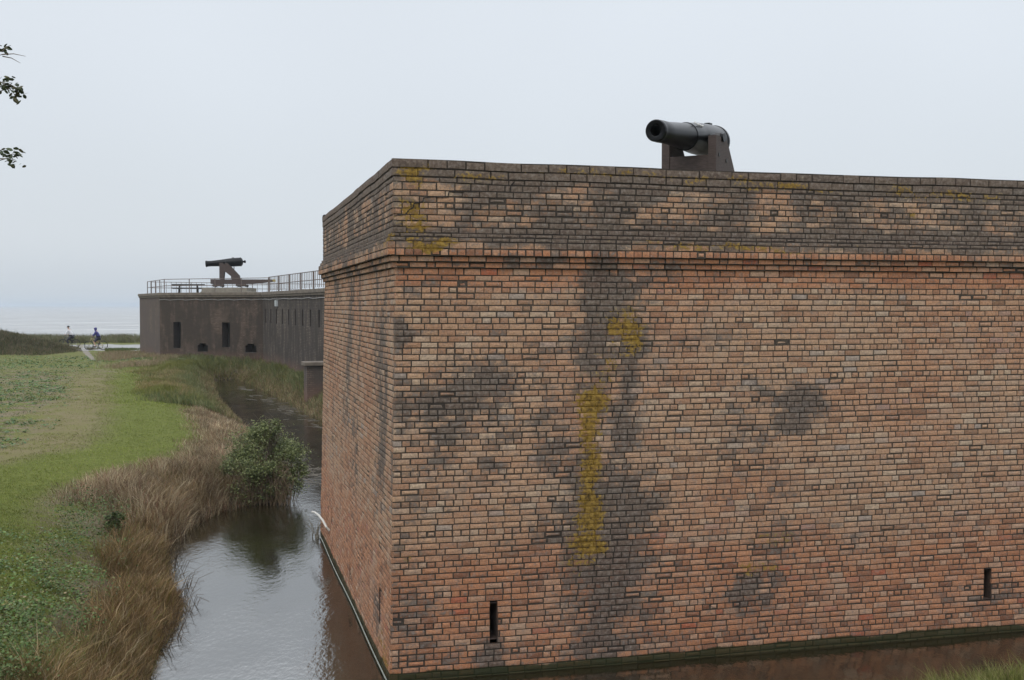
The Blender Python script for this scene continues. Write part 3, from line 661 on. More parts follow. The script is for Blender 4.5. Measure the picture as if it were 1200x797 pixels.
# far gun
mz2 = aty(241, 309.3, 80); bz2 = aty(284, 306.8, 80.4); ax = bz2 - mz2; L2 = np.linalg.norm(ax)
tp2 = mz2 + ax * .52; zf2 = aty(270, 327.2, 80)[2]
g2 = cannon((tp2[0], tp2[1], zf2), math.atan2(ax[1], ax[0]), L2, .31, .20, 'distant cannon on a long brown chassis atop the far bastion', tp2[2] - zf2 , tp2[2] - zf2 - .02, (-.95, 3.35), tilt=-math.asin(ax[2] / L2), swell=1.15, trun=.52)
MB().box(3.352, -.49, -.16, 3.5, .49, -.01, None, .01).build('end_beam', YEL, g2)
gp2 = empty('gun_platform', (tp2[0], tp2[1], ZF - .03), 0); tag(gp2, 'low pale stone platform under the distant cannon on far bastion', 'platform')
hp = zf2 - .62 - ZF + .03
MB().prism([(-1.45, 0), (2.1, 0), (1.9, hp * .45), (1.9, hp), (-1.25, hp), (-1.25, hp * .45)], -1.5, 1.5).build('base', STONE, gp2)

# picnic tables on the far bastion
TIMBER = simple('dark_weathered_timber', (.04, .036, .034), .85, .3, 6)
def picnic(x, y, rz, label):
    t = empty('picnic_table', (x, y, ZF - .02), rz); tag(t, label, 'picnic table')
    m = MB()
    for k in range(5): m.box(-1.15, -.37 + k * .15, .62, 1.15, -.235 + k * .15, .72, None, .004)
    m.build('tabletop', TIMBER, t)
    for s in (-1, 1):
        m = MB()
        for k in range(2): m.box(-1.15, s * .70 - .14 + k * .145, .38, 1.15, s * .70 - .005 + k * .145, .46, None, .004)
        m.build('bench', TIMBER, t)
        for q in (-1, 1): MB().bar((s * .65, q * .62, 0), (s * .62, q * .18, .64), .08, .13).build('leg', TIMBER, t)
        MB().box(s * .66 - .025, -.83, .34, s * .66 + .025, .83, .42).build('cross_beam', TIMBER, t)
    return t
q = aty(221, 343, 82); picnic(q[0], q[1], R(12), 'dark timber picnic table behind the far bastion railing')

# ------------------------------------------------------------ pipes at the foot of the near bastion
PVC = simple('white_plastic_pipe', (.62, .60, .55), .45, .12, 20); GREYP = simple('grey_pipe', (.27, .29, .25), .6, .2, 10)
def Lp(u, off, z): p = P0 + DL * u + NL * off; return (p[0], p[1], z)
ptsp = [Lp(u, .03 + .006 * math.sin(u * 1.3), .035 + .004 * math.sin(u * .8)) for u in np.linspace(-.3, 8.95, 40)]
tag(MB().tube(ptsp, .009, 6).build('water_pipe', GREYP), 'thin pale pipe along the waterline at the foot of near bastion', 'pipe')
uu, zz = luv(386, 618)
tag(MB().tube([Lp(uu, .0, zz - .06), Lp(uu, .05, zz), Lp(uu + .15, .1, zz + .10), Lp(uu + .5, .14, zz + .13), Lp(uu + .95, .18, zz + .11), Lp(uu + 1.3, .20, zz + .06)], .021, 10).build('drain_pipe', PVC),
    'curved white plastic pipe poking from the side of near bastion', 'pipe')

# ------------------------------------------------------------ GROUND
lb = [(172, 797), (180, 765), (203, 735), (209, 712), (203, 690), (192, 660), (196, 640), (210, 622), (236, 607), (264, 597), (292, 590), (325, 582), (331, 560), (322, 540), (299, 515), (278, 493), (260, 475), (250, 458), (250, 446)]
rbk = [(276, 444), (298, 452), (318, 462), (340, 473), (360, 484), (378, 493)]
poly = [tuple(atz(x, y)[:2]) for x, y in lb] + [tuple(atz(x, y)[:2]) for x, y in rbk]
poly += [(-4.2, 38), (0, 32), (20, 34), (42, 34), (60, 24), (34, 17.0), (14, 14.9), (4.3, 12.3), (2.6, 11.0), (1.5, 9.8), (-1.5, 8.8), (-3.2, 9.7), (-4.2, 11.5)]
PO = np.array(poly)
def sdist(x, y):        # + on land, - in the moat
    x = np.asarray(x, float); y = np.asarray(y, float); d = np.full(x.shape, 1e9); ins_ = np.zeros(x.shape, bool)
    n = len(PO)
    for i in range(n):
        a = PO[i]; b = PO[(i + 1) % n]; e = b - a; wx = x - a[0]; wy = y - a[1]
        t = np.clip((wx * e[0] + wy * e[1]) / (e @ e), 0, 1); d = np.minimum(d, (wx - e[0] * t) ** 2 + (wy - e[1] * t) ** 2)
        c = ((a[1] <= y) & (y < b[1])) | ((b[1] <= y) & (y < a[1]))
        with np.errstate(divide='ignore', invalid='ignore'):
            xi = a[0] + (y - a[1]) / (b[1] - a[1] if b[1] != a[1] else 1e-9) * e[0]
        ins_ ^= c & (x < xi)
    d = np.sqrt(d); return np.where(ins_, -d, d)
PATH = [atz(110, 424, .98)[:2], atz(101, 414, 1.0)[:2], atz(96, 408, 1.02)[:2], atz(93.5, 405.5, 1.0)[:2]]
def pathd(x, y):
    d = np.full(np.shape(x), 1e9)
    for a, b in zip(PATH[:-1], PATH[1:]):
        e = b - a; t = np.clip(((x - a[0]) * e[0] + (y - a[1]) * e[1]) / (e @ e), 0, 1); d = np.minimum(d, np.hypot(x - a[0] - e[0] * t, y - a[1] - e[1] * t))
    return d
def height(x, y, s=None):
    x = np.asarray(x, float); y = np.asarray(y, float)
    if s is None: s = sdist(x, y)
    land = 1.08 * (1 - np.exp(-np.maximum(s, 0) / 1.5)) + .05 * (fbm(x * .35 + 50, y * .35 + 50) - .5) * ss(s, 0, 2)
    land = land + .03 * (fbm(x * 2 + 5, y * 2 + 5) - .5) * ss(s, .2, 1)
    bed = -.7 * (1 - np.exp(np.minimum(s, 0) / .8))
    h = np.where(s > 0, land, bed)
    h = h + ss(8.2, 0, 1) * 0 + 1.9 * ss(7.8 - y, 0, 5.5) * ss(s, .3, 3) * (y < 8)
    # dune on the left in front of the track
    xe = -32.7 - .0 * y
    du = ss(xe - x, 0, 2.2) * .40 + ss(xe - x, 1, 6) * .75 + ss(xe - x, 6, 16) * .3
    h = h + ss(pathd(x, y), .3, 1.2) * du * np.exp(-((y - 84.5) / 3.4) ** 2) * (.85 + .4 * fbm(x * .5 + 8, y * .5))
    # low bank behind the track, then the shore
    h = h + .25 * np.exp(-((y - 107) / 2.0) ** 2)
    h = h - 3.2 * ss(y, 109, 128)
    return h
def axis(parts):
    o = []
    for a, b, st in parts: o += list(np.arange(a, b, st))
    return np.array(o + [parts[-1][1]])
gx = axis([(-600, -120, 30), (-120, -50, 4), (-50, -28, .8), (-28, -12, .45), (-12, 8, .22), (8, 20, .6), (20, 60, 4), (60, 300, 40)])
gy = axis([(-300, -20, 40), (-20, 0, 2.5), (0, 7, .6), (7, 30, .22), (30, 60, .45), (60, 108, .7), (108, 130, 2), (130, 400, 60)])
GX, GY = np.meshgrid(gx, gy); SD = sdist(GX, GY); GZ = height(GX, GY, SD)
def grid_mesh(name, X, Y, Z, mtl, parent=None, smooth=True):
    ny, nx = X.shape; me = bpy.data.meshes.new(name)
    v = np.stack([X, Y, Z], -1).reshape(-1, 3).astype('f'); i = np.arange((ny - 1) * (nx - 1)); r_ = i // (nx - 1); c_ = i % (nx - 1); k = r_ * nx + c_
    f = np.stack([k, k + 1, k + nx + 1, k + nx], -1)
    me.vertices.add(len(v)); me.vertices.foreach_set('co', v.ravel()); me.loops.add(f.size); me.loops.foreach_set('vertex_index', f.ravel().astype('i'))
    me.polygons.add(len(f)); me.polygons.foreach_set('loop_start', np.arange(0, f.size, 4, dtype='i')); me.update(calc_edges=True); me.validate()
    if smooth: me.polygons.foreach_set('use_smooth', [True] * len(me.polygons))
    return link(name, me, mtl, parent)
mG, t, p = mat('ground_turf_and_soil')
zn = attr(t, 'zone'); zs = nd(t, 'ShaderNodeSeparateColor'); t.links.new(zn.outputs['Color'], zs.inputs[0])
n1 = noise(t, .9, 8, .65); n2 = noise(t, 7, 6, .7); n3 = noise(t, 40, 4, .7)
green = ramp(t, n2, [(.3, (.07, .085, .022)), (.55, (.12, .14, .032)), (.75, (.165, .16, .052))])
soil = ramp(t, n2, [(.3, (.10, .078, .048)), (.6, (.20, .165, .11)), (.8, (.33, .29, .22))])
mud = ramp(t, n2, [(.3, (.035, .027, .016)), (.7, (.075, .058, .034))])
sparse = mix(t, sstep(t, mth(t, 'ADD', n1, mth(t, 'MULTIPLY_ADD', n2, .7, -.35)), .46, .58), soil, green)
c = mix(t, zs.outputs[0], sparse, green); dry = ramp(t, n3, [(.3, (.11, .095, .04)), (.7, (.21, .185, .09))])
c = mix(t, zs.outputs[1], c, dry); c = mix(t, zs.outputs[2], c, mud)
t.links.new(c, p.inputs['Base Color']); p.inputs['Roughness'].default_value = .95; p.inputs['Specular IOR Level'].default_value = .1
bump(t, p, mth(t, 'ADD', n2, n3), .6, .03)
go = grid_mesh('ground', GX, GY, GZ, mG); tag(go, kind='structure')
def zones(x, y, s):
    wv = 1.6 * (fbm(x * .25 + 3, y * .25 + 9) - .5)
    lush = ss(s + wv, 1.8, 2.6) * ss(-(s + wv), -5.6, -4.2) + .6 * ss(y, 55, 66) * ss(s + wv, 3, 5)
    dryz = ss(s + wv, 4.6, 5.4) * ss(-(s + wv), -7.4, -6.0) * .75 * ss(y, 17, 24) * ss(-y, -62, -50)
    mudz = ss(-s, -1.4, -.3)
    return np.clip(lush, 0, 1), np.clip(dryz, 0, 1), np.clip(mudz, 0, 1)
za_, zb_, zc_ = zones(GX, GY, SD)
ar = np.ones((GX.size, 4), 'f'); ar[:, 0] = za_.ravel(); ar[:, 1] = zb_.ravel(); ar[:, 2] = zc_.ravel()
x_ = go.data.attributes.new('zone', 'FLOAT_COLOR', 'POINT'); x_.data.foreach_set('color', ar.ravel())

# sandy track and footpath
def ribbon(name, pts, wds, mtl, lift=.03, nx=9, seg=1.0):
    pts = [np.array(p_, float) for p_ in pts]; P_ = []; W_ = []
    for i in range(len(pts) - 1):
        n_ = max(2, int(np.linalg.norm(pts[i + 1] - pts[i]) / seg))
        for k in range(n_): f_ = k / n_; P_.append(pts[i] * (1 - f_) + pts[i + 1] * f_); W_.append(wds[i] * (1 - f_) + wds[i + 1] * f_)
    P_.append(pts[-1]); W_.append(wds[-1]); P_ = np.array(P_); W_ = np.array(W_)
    T = np.gradient(P_, axis=0); T /= np.linalg.norm(T, axis=1)[:, None]; Nn = np.stack([-T[:, 1], T[:, 0]], -1)
    j = (fbm(np.arange(len(P_)) * .35 + 3, np.zeros(len(P_))) - .5) * .6
    q = np.linspace(-.5, .5, nx); X = P_[:, None, 0] + Nn[:, None, 0] * q * (W_ * (1 + j))[:, None]; Y = P_[:, None, 1] + Nn[:, None, 1] * q * (W_ * (1 + j))[:, None]
    Z = height(X, Y) + lift * (1 - (2 * q) ** 6)[None, :] - .012
    return tag(grid_mesh(name, X, Y, Z, mtl), kind='structure')
SAND = simple('pale_sand', (.175, .155, .12), .95, .2, 1.5, bmp=.3); TRK = simple('grey_shell_track', (.27, .27, .265), .95, .14, .8, bmp=.3)
ribbon('road', [(-60, 93), (-34, 93), (-24, 94), (-8, 98)], [8, 15, 17, 12], TRK)
ribbon('path', [tuple(p_) for p_ in PATH], [.30, .50, .38, .7], SAND, .04, 7, .5)

# ------------------------------------------------------------ WATER
def watermat(name, base, rough, bscale, bstr, ior, bdist=.02, stretch=(1, 1, 1), n_det=4):
    m, t, p = mat(name); g = nd(t, 'ShaderNodeTexCoord'); mp = nd(t, 'ShaderNodeMapping'); mp.inputs['Scale'].default_value = stretch
    t.links.new(g.outputs['Object'], mp.inputs[0])
    n = noise(t, bscale, n_det, .55, mp.outputs[0]); big = noise(t, bscale * .08, 3, .5, mp.outputs[0])
    h = mth(t, 'MULTIPLY', n, sstep(t, big, .35, .65, .35, 1))
    bump(t, p, h, bstr, bdist)
    t.links.new(ramp(t, noise(t, .7, 4, .6), [(.3, tuple(x * .8 for x in base)), (.7, tuple(x * 1.25 for x in base))]), p.inputs['Base Color'])
    p.inputs['Roughness'].default_value = rough; p.inputs['IOR'].default_value = ior
    return m
MOAT = watermat('murky_moat_water', (.016, .013, .006), .02, 13.0, .7, 3.2, .012, (1, .5, 1))
vs = [(-45, 5), (64, 5), (64, 76), (-45, 76)]
mw = MB().add([(x, y, 0) for x, y in vs], [(0, 1, 2, 3)]).build('moat_water', MOAT); tag(mw, kind='structure')
SEA = watermat('grey_sea', (.17, .165, .155), .15, .30, 1.0, 1.34, 1.6, (.3, 1, 1), 6)
t = SEA.node_tree; p = [n for n in t.nodes if n.type == 'BSDF_PRINCIPLED'][0]
g = nd(t, 'ShaderNodeTexCoord'); mp = nd(t, 'ShaderNodeMapping'); mp.inputs['Scale'].default_value = (.03, .11, 1); t.links.new(g.outputs['Object'], mp.inputs[0])
t.links.new(ramp(t, noise(t, 1.0, 9, .72, mp.outputs[0]), [(.35, (.13, .125, .115)), (.52, (.24, .235, .225)), (.66, (.50, .50, .49))]), p.inputs['Base Color'])
sm_ = MB().add([(-9000, 112, -.15), (9000, 112, -.15), (9000, 9000, -.15), (-9000, 9000, -.15)], [(0, 1, 2, 3)]).build('sea', SEA); tag(sm_, kind='structure')

# ------------------------------------------------------------ VEGETATION
def blades(name, X, Y, H, W, C, lean=.35, bias=(0, 0), label=None, cat=None, mtl=None, droop=.35, s=None, parent=None, zoff=-.02, Z=None, kind='stuff'):
    n = len(X); Z0 = (height(X, Y) if Z is None else Z) + zoff
    th = rng.random(n) * 2 * np.pi; wx = np.cos(th) * W / 2; wy = np.sin(th) * W / 2
    la = rng.random(n) * 2 * np.pi; lm = lean * H * rng.random(n) ** .7; cx_ = 1.6 * (fbm(X * 3.1 + 9, Y * 2.6, 3) - .5); cy_ = 1.6 * (fbm(X * 3.1 + 70, Y * 2.6 + 31, 3) - .5); lx = np.cos(la) * lm + (bias[0] + cx_) * H; ly = np.sin(la) * lm + (bias[1] + cy_) * H
    v = np.empty((n, 5, 3), 'f')
    v[:, 0] = np.stack([X - wx, Y - wy, Z0], -1); v[:, 1] = np.stack([X + wx, Y + wy, Z0], -1)
    mx_, my_ = X + lx * .4, Y + ly * .4; mz_ = Z0 + H * .6
    v[:, 2] = np.stack([mx_ + wx * .8, my_ + wy * .8, mz_], -1); v[:, 3] = np.stack([mx_ - wx * .8, my_ - wy * .8, mz_], -1)
    v[:, 4] = np.stack([X + lx, Y + ly, Z0 + H * (1 - droop * rng.random(n) * .6)], -1)
    k = np.arange(n) * 5; idx = np.stack([k, k + 1, k + 2, k + 3, k + 3, k + 2, k + 4], -1).astype('i')
    me = bpy.data.meshes.new(name); me.vertices.add(n * 5); me.vertices.foreach_set('co', v.ravel())
    me.loops.add(n * 7); me.loops.foreach_set('vertex_index', idx.ravel()); me.polygons.add(n * 2)
    ls = np.stack([np.arange(n) * 7, np.arange(n) * 7 + 4], -1).ravel().astype('i'); me.polygons.foreach_set('loop_start', ls)
    me.update(calc_edges=True)
    c = np.ones((n, 5, 4), 'f'); c[:, :, :3] = C[:, None, :]
    a_ = me.attributes.new('Col', 'FLOAT_COLOR', 'POINT'); a_.data.foreach_set('color', c.ravel())
    o = link(name, me, mtl or GRASS, parent)
    if label: tag(o, label, cat, kind=kind)
    return o
GRASS = leafmat('grass_blades', .65, .25); LEAF = leafmat('green_leaves', .5, .2)
def pal(cols, w_, n, var=.25):
    cols = np.array(cols); w_ = np.array(w_, float); c = cols[rng.choice(len(cols), n, p=w_ / w_.sum())]
    return (c * (1 + var * (rng.random((n, 1)) * 2 - 1))).astype('f')
def sample(n, x0, x1, y0, y1, dens=None, dpow=0.0):
    """points in a box, kept with probability dens(x,y,s), thinned with distance"""
    X = []; Y = []; tot = 0
    while tot < n:
        y = (y0 ** (1 - dpow) + rng.random(n) * (y1 ** (1 - dpow) - y0 ** (1 - dpow))) ** (1 / (1 - dpow)) if dpow else rng.uniform(y0, y1, n)
        x = rng.uniform(0, 1, n); x = (x0 * y if x0 > -2 and dpow else x0) + x * ((x1 * y if dpow else x1) - (x0 * y if dpow else x0))
        keep = rng.random(n) < np.clip(dens(x, y, sdist(x, y)), 0, 1) if dens else np.ones(n, bool)
        keep &= (y < 70) | (pathd(x, y) > .16 + .16 * fbm(x * 3, y * 1.5))
        X.append(x[keep]); Y.append(y[keep]); tot += keep.sum()
        if len(X) > 400: break
    return np.concatenate(X)[:n], np.concatenate(Y)[:n]
GREEN = [(.165, .205, .034), (.205, .235, .042), (.125, .155, .028), (.24, .225, .08)]; STRAW = [(.27, .205, .11), (.20, .14, .07), (.34, .27, .16), (.12, .08, .045), (.16, .15, .05)]
wobf = lambda x, y: 1.6 * (fbm(x * .25 + 3, y * .25 + 9) - .5)
# 1 lawn
def dlawn(x, y, s):
    sw = s + wobf(x, y); pt = .6 * fbm(x * 2.6 + 30, y * 2.2) + .4 * fbm(x * .7 + 3, y * .6)
    return ss(s, .9, 1.6) * np.where(sw < 5.2, 1, .10 + .90 * ss(pt, .46, .58)) * (y < 80) * (1 - .6 * ss(x, -9, -3) * (y < 12))
X, Y = sample(330000, -.90, -.12, 9.5, 78, lambda x, y, s: dlawn(x, y, s) * (1 - .75 * ss(-x / y, .50, .90)), 1.55)
sw = sdist(X, Y) + wobf(X, Y); C = pal(GREEN, [4, 4, 2, 1.6], len(X)); d_ = (sw > 4.8) & (sw < 7.2) & (rng.random(len(X)) < .45) & (Y > 17)
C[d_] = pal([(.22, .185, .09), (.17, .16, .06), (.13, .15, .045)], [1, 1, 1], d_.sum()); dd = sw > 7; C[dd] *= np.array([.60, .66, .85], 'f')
pat = (.5 * fbm(X * .5, Y * .5 + 4) + .5 * fbm(X * 3.1, Y * 2.3, 3))[:, None]; C = (C * (.55 + .9 * pat)).astype('f')
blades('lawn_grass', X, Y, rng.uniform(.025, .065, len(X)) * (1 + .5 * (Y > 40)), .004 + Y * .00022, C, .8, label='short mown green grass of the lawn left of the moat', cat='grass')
# 2 broad-leaved weeds: leaf rosettes
def leaves(name, X, Y, size, C, label, cat, zr=(.01, .1), Z=None, mtl=None, parent=None, tilt=.6, kind='stuff', elong=1.0):
    n = len(X); Z0 = height(X, Y) + rng.uniform(zr[0], zr[1], n) if Z is None else Z
    a = rng.random(n) * 2 * np.pi; nx, ny = (rng.random(n) - .5) * 2 * tilt, (rng.random(n) - .5) * 2 * tilt; nzv = np.ones(n)
    nl = np.sqrt(nx ** 2 + ny ** 2 + 1); N_ = np.stack([nx, ny, nzv], -1) / nl[:, None]
    U_ = np.stack([np.cos(a), np.sin(a), np.zeros(n)], -1); U_ -= N_ * (U_ * N_).sum(-1, keepdims=True); U_ /= np.linalg.norm(U_, axis=1)[:, None]; V_ = np.cross(N_, U_)
    shp = [(-.5, 0), (-.2, -.42), (.25, -.36), (.55, 0), (.25, .36), (-.2, .42)]
    v = np.empty((n, 6, 3), 'f'); c0 = np.stack([X, Y, Z0], -1)
    for i, (p_, q_) in enumerate(shp): v[:, i] = c0 + U_ * (p_ * size * elong)[:, None] + V_ * (q_ * size)[:, None] - N_ * (.12 * abs(q_) * -size)[:, None]
    me = bpy.data.meshes.new(name); me.vertices.add(n * 6); me.vertices.foreach_set('co', v.ravel()); me.loops.add(n * 6); me.loops.foreach_set('vertex_index', np.arange(n * 6, dtype='i'))
    me.polygons.add(n); me.polygons.foreach_set('loop_start', np.arange(n, dtype='i') * 6); me.update(calc_edges=True)
    c = np.ones((n, 6, 4), 'f'); c[:, :, :3] = C[:, None, :]; a_ = me.attributes.new('Col', 'FLOAT_COLOR', 'POINT'); a_.data.foreach_set('color', c.ravel())
    o = link(name, me, mtl or LEAF, parent)
    if label: tag(o, label, cat, kind=kind)
    return o
WEED = [(.06, .125, .030), (.09, .165, .040), (.14, .20, .09), (.04, .085, .022), (.19, .19, .06)]
def dweed(x, y, s):
    return ss(s + .8 * (fbm(x * 1.2, y * 1.2) - .5), .7, 1.9) * ss(-y, -19.5, -13.5) * (.12 + .88 * ss(fbm(x * 2.3, y * 2.3), .42, .60))
X, Y = sample(60000, -.80, -.30, 9.4, 18.5, dweed, 1.5)
leaves('clover_patch', X, Y, rng.uniform(.015, .05, len(X)), pal([(.08, .16, .03), (.12, .20, .045), (.17, .23, .10), (.05, .10, .022), (.22, .20, .07), (.24, .19, .10)], [3, 3, 1.6, 2, 1, .8], len(X), .4), 'broad-leaved green weeds in the bottom left foreground', 'weeds', (.02, .16))
def dweed2(x, y, s):
    sw = s + wobf(x, y); return ss(sw, 6.0, 7.5) * ss(.65 * fbm(x * 2.9 + 12, y * 2.0 + 5) + .35 * fbm(x * .5 + 9, y * .4), .50, .58) * (y > 16)
X, Y = sample(30000, -.75, -.2, 16, 76, dweed2, 1.5)
leaves('low_weeds', X, Y, rng.uniform(.02, .05, len(X)) * (1 + Y * .02), pal(WEED, [4, 3, 1, 2, .6], len(X)), 'flat green weed patches scattered over the sandy left lawn', 'weeds', (.01, .06))
# 3 brown rank grass on the near bank
def dbank(x, y, s):
    lim = 1.35 + 1.1 * (fbm(x * .7, y * .7) - .5); return ss(s, -.30, .05) * ss(lim - s, 0, .9) * (x < 0)
X, Y = sample(80000, -.50, -.08, 9.0, 36, dbank, 1.1)
s_ = sdist(X, Y); C = pal(STRAW, [3, 3, 1.6, 2.4, 2.4], len(X)); mixg = (rng.random(len(X)) < .55 * ss(s_, .8, 2.2)) ; C[mixg] = pal([(.10, .12, .035), (.13, .13, .045), (.07, .085, .025)], [1, 1, 1], mixg.sum())
clump = fbm(X * 1.6 + 7, Y * 1.6); c2_ = fbm(X * .55 + 31, Y * .45 + 8, 3); og = rng.random(len(X)) < .04 + .65 * ss(c2_, .48, .62) * ss(s_, .2, 1) + .45 * ss(s_, .8, 1.8); C[og] = pal([(.11, .135, .04), (.15, .165, .05), (.20, .18, .07)], [1, 1, 1], og.sum())
C = (C * (.30 + 1.45 * fbm(X * 4 + 3, Y * 4, 3))[:, None] * (.75 + .5 * clump)[:, None] * np.array([1.12, 1.0, .9])).astype('f')
Hh = (.18 + .55 * clump) * rng.uniform(.35, 1.1, len(X)) * np.where(s_ < .1, .7, 1) * ss(s_, -.5, .6) ** .5 * (1 - .65 * ss(s_, 1.0, 2.2))
stk = rng.random(len(X)) < .05; Hh[stk] *= 1.35; C[stk] = pal([(.34, .26, .15), (.42, .34, .21), (.20, .13, .07)], [2, 1, 1], stk.sum())
blades('bank_grass', X, Y, Hh * .82, (.003 + Y * .00018) * rng.choice([.7, 1, 1.6, 2.4], len(X), p=[.3, .4, .2, .1]), C, 1.05, (.10, -.05), 'rank brown and olive grass spilling down the near moat bank', 'grass')
X, Y = sample(9000, -.50, -.2, 9.4, 22, lambda x, y, s: ss(s, .45, 1.0) * ss(-s, -2.2, -1.3) * ss(fbm(x * 1.9 + 40, y * 1.9), .44, .56), 1.3)
leaves('bank_weeds', X, Y, rng.uniform(.015, .04, len(X)), pal([(.07, .12, .03), (.11, .16, .05), (.15, .15, .06)], [3, 2, 1], len(X), .4), 'green weeds growing through the brown grass of the near bank', 'weeds', (.12, .42), tilt=1.2)
# 4 tall pale dead reeds left of the shrub
def dreed(x, y, s):
    return ss(s, -.35, .0) * ss(2.7 + .8 * (fbm(x * .6, y * .6) - .5) - s, 0, 1.2) * ss(y, 20.5, 23.5) * ss(-y, -54, -44) * (x < -3)
X, Y = sample(42000, -.42, -.14, 20, 54, dreed, 1.01)
s_ = sdist(X, Y); cl = fbm(X * 1.3 + 2, Y * 1.1); tr_ = (1 - .6 * ss(s_, 1.2, 2.6)) * (.30 + .95 * cl) * (1 - .35 * ss(Y, 26, 34)) * (1 - .5 * ss(Y, 34, 42))
blades('dead_reeds', X, Y, rng.uniform(.25, .72, len(X)) * tr_, .007 + Y * .0002, pal([(.36, .29, .185), (.25, .19, .11), (.44, .37, .25), (.17, .11, .065), (.23, .13, .085)], [3, 3, 1.6, 2, 1.4], len(X)) * ((.3 + 1.5 * fbm(X * 3.3, Y * 3.3 + 5, 3)) * (.7 + .6 * cl))[:, None].astype('f'), .75, (.05, -.12), 'pale dead reeds bent over the bank beside the green shrub', 'reeds')
# 5 far marsh grass between lawn and channel
def dmarsh(x, y, s):
    return ss(s, -.2, .3) * ss(4.4 + 3.5 * (fbm(x * .3, y * .25) - .5) - s, 0, 1.6) * ss(y, 42, 50) * (x < -8) * ss(-y, -74, -68)
X, Y = sample(70000, -.44, -.20, 40, 74, dmarsh, .6)
s_ = sdist(X, Y)
cl = fbm(X * .35 + 4, Y * .2 + 2); C = pal([(.19, .185, .05), (.25, .20, .08), (.34, .26, .15), (.14, .15, .04), (.30, .19, .10)], [3, 3, 2.4, 2, 1.5], len(X)); gm = cl > .53; C[gm] = pal([(.16, .17, .04), (.20, .19, .055), (.12, .135, .03)], [1, 1, 1], gm.sum())
blades('marsh_grass', X, Y, rng.uniform(.15, .45, len(X)) * (.4 + 1.1 * cl) * (1 - .75 * ss(s_, 2, 4.5)) * (.45 + .55 * ss(s_, .3, 1.6)), .017 + 0 * X, C, .4, (.05, 0), 'tall olive and tan marsh grass along the far channel', 'grass')
# 6 berm at the foot of the curtain and far bastion
def dberm(x, y, s):
    dist = (x - fC[0]) * nCD[0] + (y - fC[1]) * nCD[1]
    d2 = (x - fB[0]) * dBC[1] - (y - fB[1]) * dBC[0]
    return ss(s, -.25, .1) * (dist > .1) * (d2 > .1) * (y > 42) * ((s < 8)) 
X, Y = sample(60000, -.40, -.10, 42, 76, lambda x, y, s: dberm(x, y, s) * ss(x / y, -.345, -.29), .5)
cl = fbm(X * .5 + 4, Y * .3 + 9); s_ = sdist(X, Y); C = pal([(.12, .15, .055), (.16, .175, .07), (.22, .20, .09), (.09, .11, .04)], [3, 3, 2, 2], len(X)); bm = rng.random(len(X)) < .75 * ss(-s_, -1.3, -.1); C[bm] = pal(STRAW, [3, 2, 2, 2, 1], bm.sum())
blades('berm_grass', X, Y, rng.uniform(.15, .60, len(X)) * (.3 + 1.2 * cl) * (.6 + .4 * ss(s_, .2, 1.2)) * (.25 + .75 * ss(X / Y, -.34, -.27)), .02 + 0 * X, C, .4, (0, 0), 'rough green grass at the foot of the dark curtain wall', 'grass')
# 7 dune scrub, and the strip behind the track
def ddune(x, y, s): return ss(-32.3 - x + .8 * (fbm(x * .8, y * .8) - .5), 0, .8) * np.exp(-((y - 84) / 4.2) ** 2)
X, Y = sample(60000, -46, -31.5, 78, 93, ddune)
cl = fbm(X * .6 + 14, Y * .6); C = pal([(.085, .09, .035), (.12, .105, .05), (.16, .12, .075), (.055, .065, .025), (.20, .15, .10)], [3, 3, 2, 2.4, .9], len(X)); C = (C * (.6 + .8 * cl)[:, None]).astype('f')
blades('dune_scrub', X, Y, (rng.uniform(.1, .5, len(X)) * (.4 + 1.1 * cl) + .35 * (rng.random(len(X)) < .012)) * (.3 + .7 * ss(-32.3 - X, 0, 3)), .03 + 0 * X, C, .5, (0, 0), 'dark olive scrub covering the low dune at the far left', 'scrub')
X, Y = sample(14000, -.375, -.27, 62, 82, lambda x, y, s: ss(s, 1, 3) * ss(x / y, -.375, -.345) * ss(fbm(x * .5 + 2, y * .3), .35, .6), .5)
blades('dry_weeds', X, Y, rng.uniform(.08, .38, len(X)), .018 + 0 * X, pal([(.30, .21, .14), (.24, .19, .10), (.17, .17, .07), (.33, .27, .18)], [3, 2, 2, 1.5], len(X)), .6, (0, 0), 'dry pinkish weeds in front of the far bastion corner', 'weeds')
X, Y = sample(26000, -60, -24, 103.5, 109, lambda x, y, s: .35 + .65 * ss(fbm(x * .5, y * .3), .4, .6))
blades('shore_grass', X, Y, rng.uniform(.2, .75, len(X)), .035 + 0 * X, pal([(.11, .125, .05), (.15, .14, .075), (.19, .16, .10)], [3, 2, 2], len(X)), .5, (0, 0), 'strip of shore grass between the grey track and the sea', 'grass')
X, Y = sample(5000, -34, -28, 82, 92, lambda x, y, s: (x > -.362 * y) * np.exp(-((y - 87.5) / 1.5) ** 2 - ((x + 31) / 1.2) ** 2))
blades('verge_grass', X, Y, rng.uniform(.05, .2, len(X)), .03 + 0 * X, pal([(.06, .10, .022), (.09, .12, .03), (.15, .13, .06)], [3, 3, 1.5], len(X)), .5, (0, 0), 'low green verge between the sandy footpath and grey track', 'grass')
# 8 grass on the near bank at bottom right
X, Y = sample(30000, 2.0, 9.5, 9.8, 14.0, lambda x, y, s: ss(s, -.15, .2))
blades('near_bank_grass', X, Y, rng.uniform(.15, .5, len(X)), .007 + 0 * X, pal([(.16, .18, .04), (.20, .20, .06), (.26, .23, .10), (.11, .13, .03)], [3, 3, 2, 2], len(X)), .45, (0, 0), 'yellow-green grass on the near bank at bottom right', 'grass')

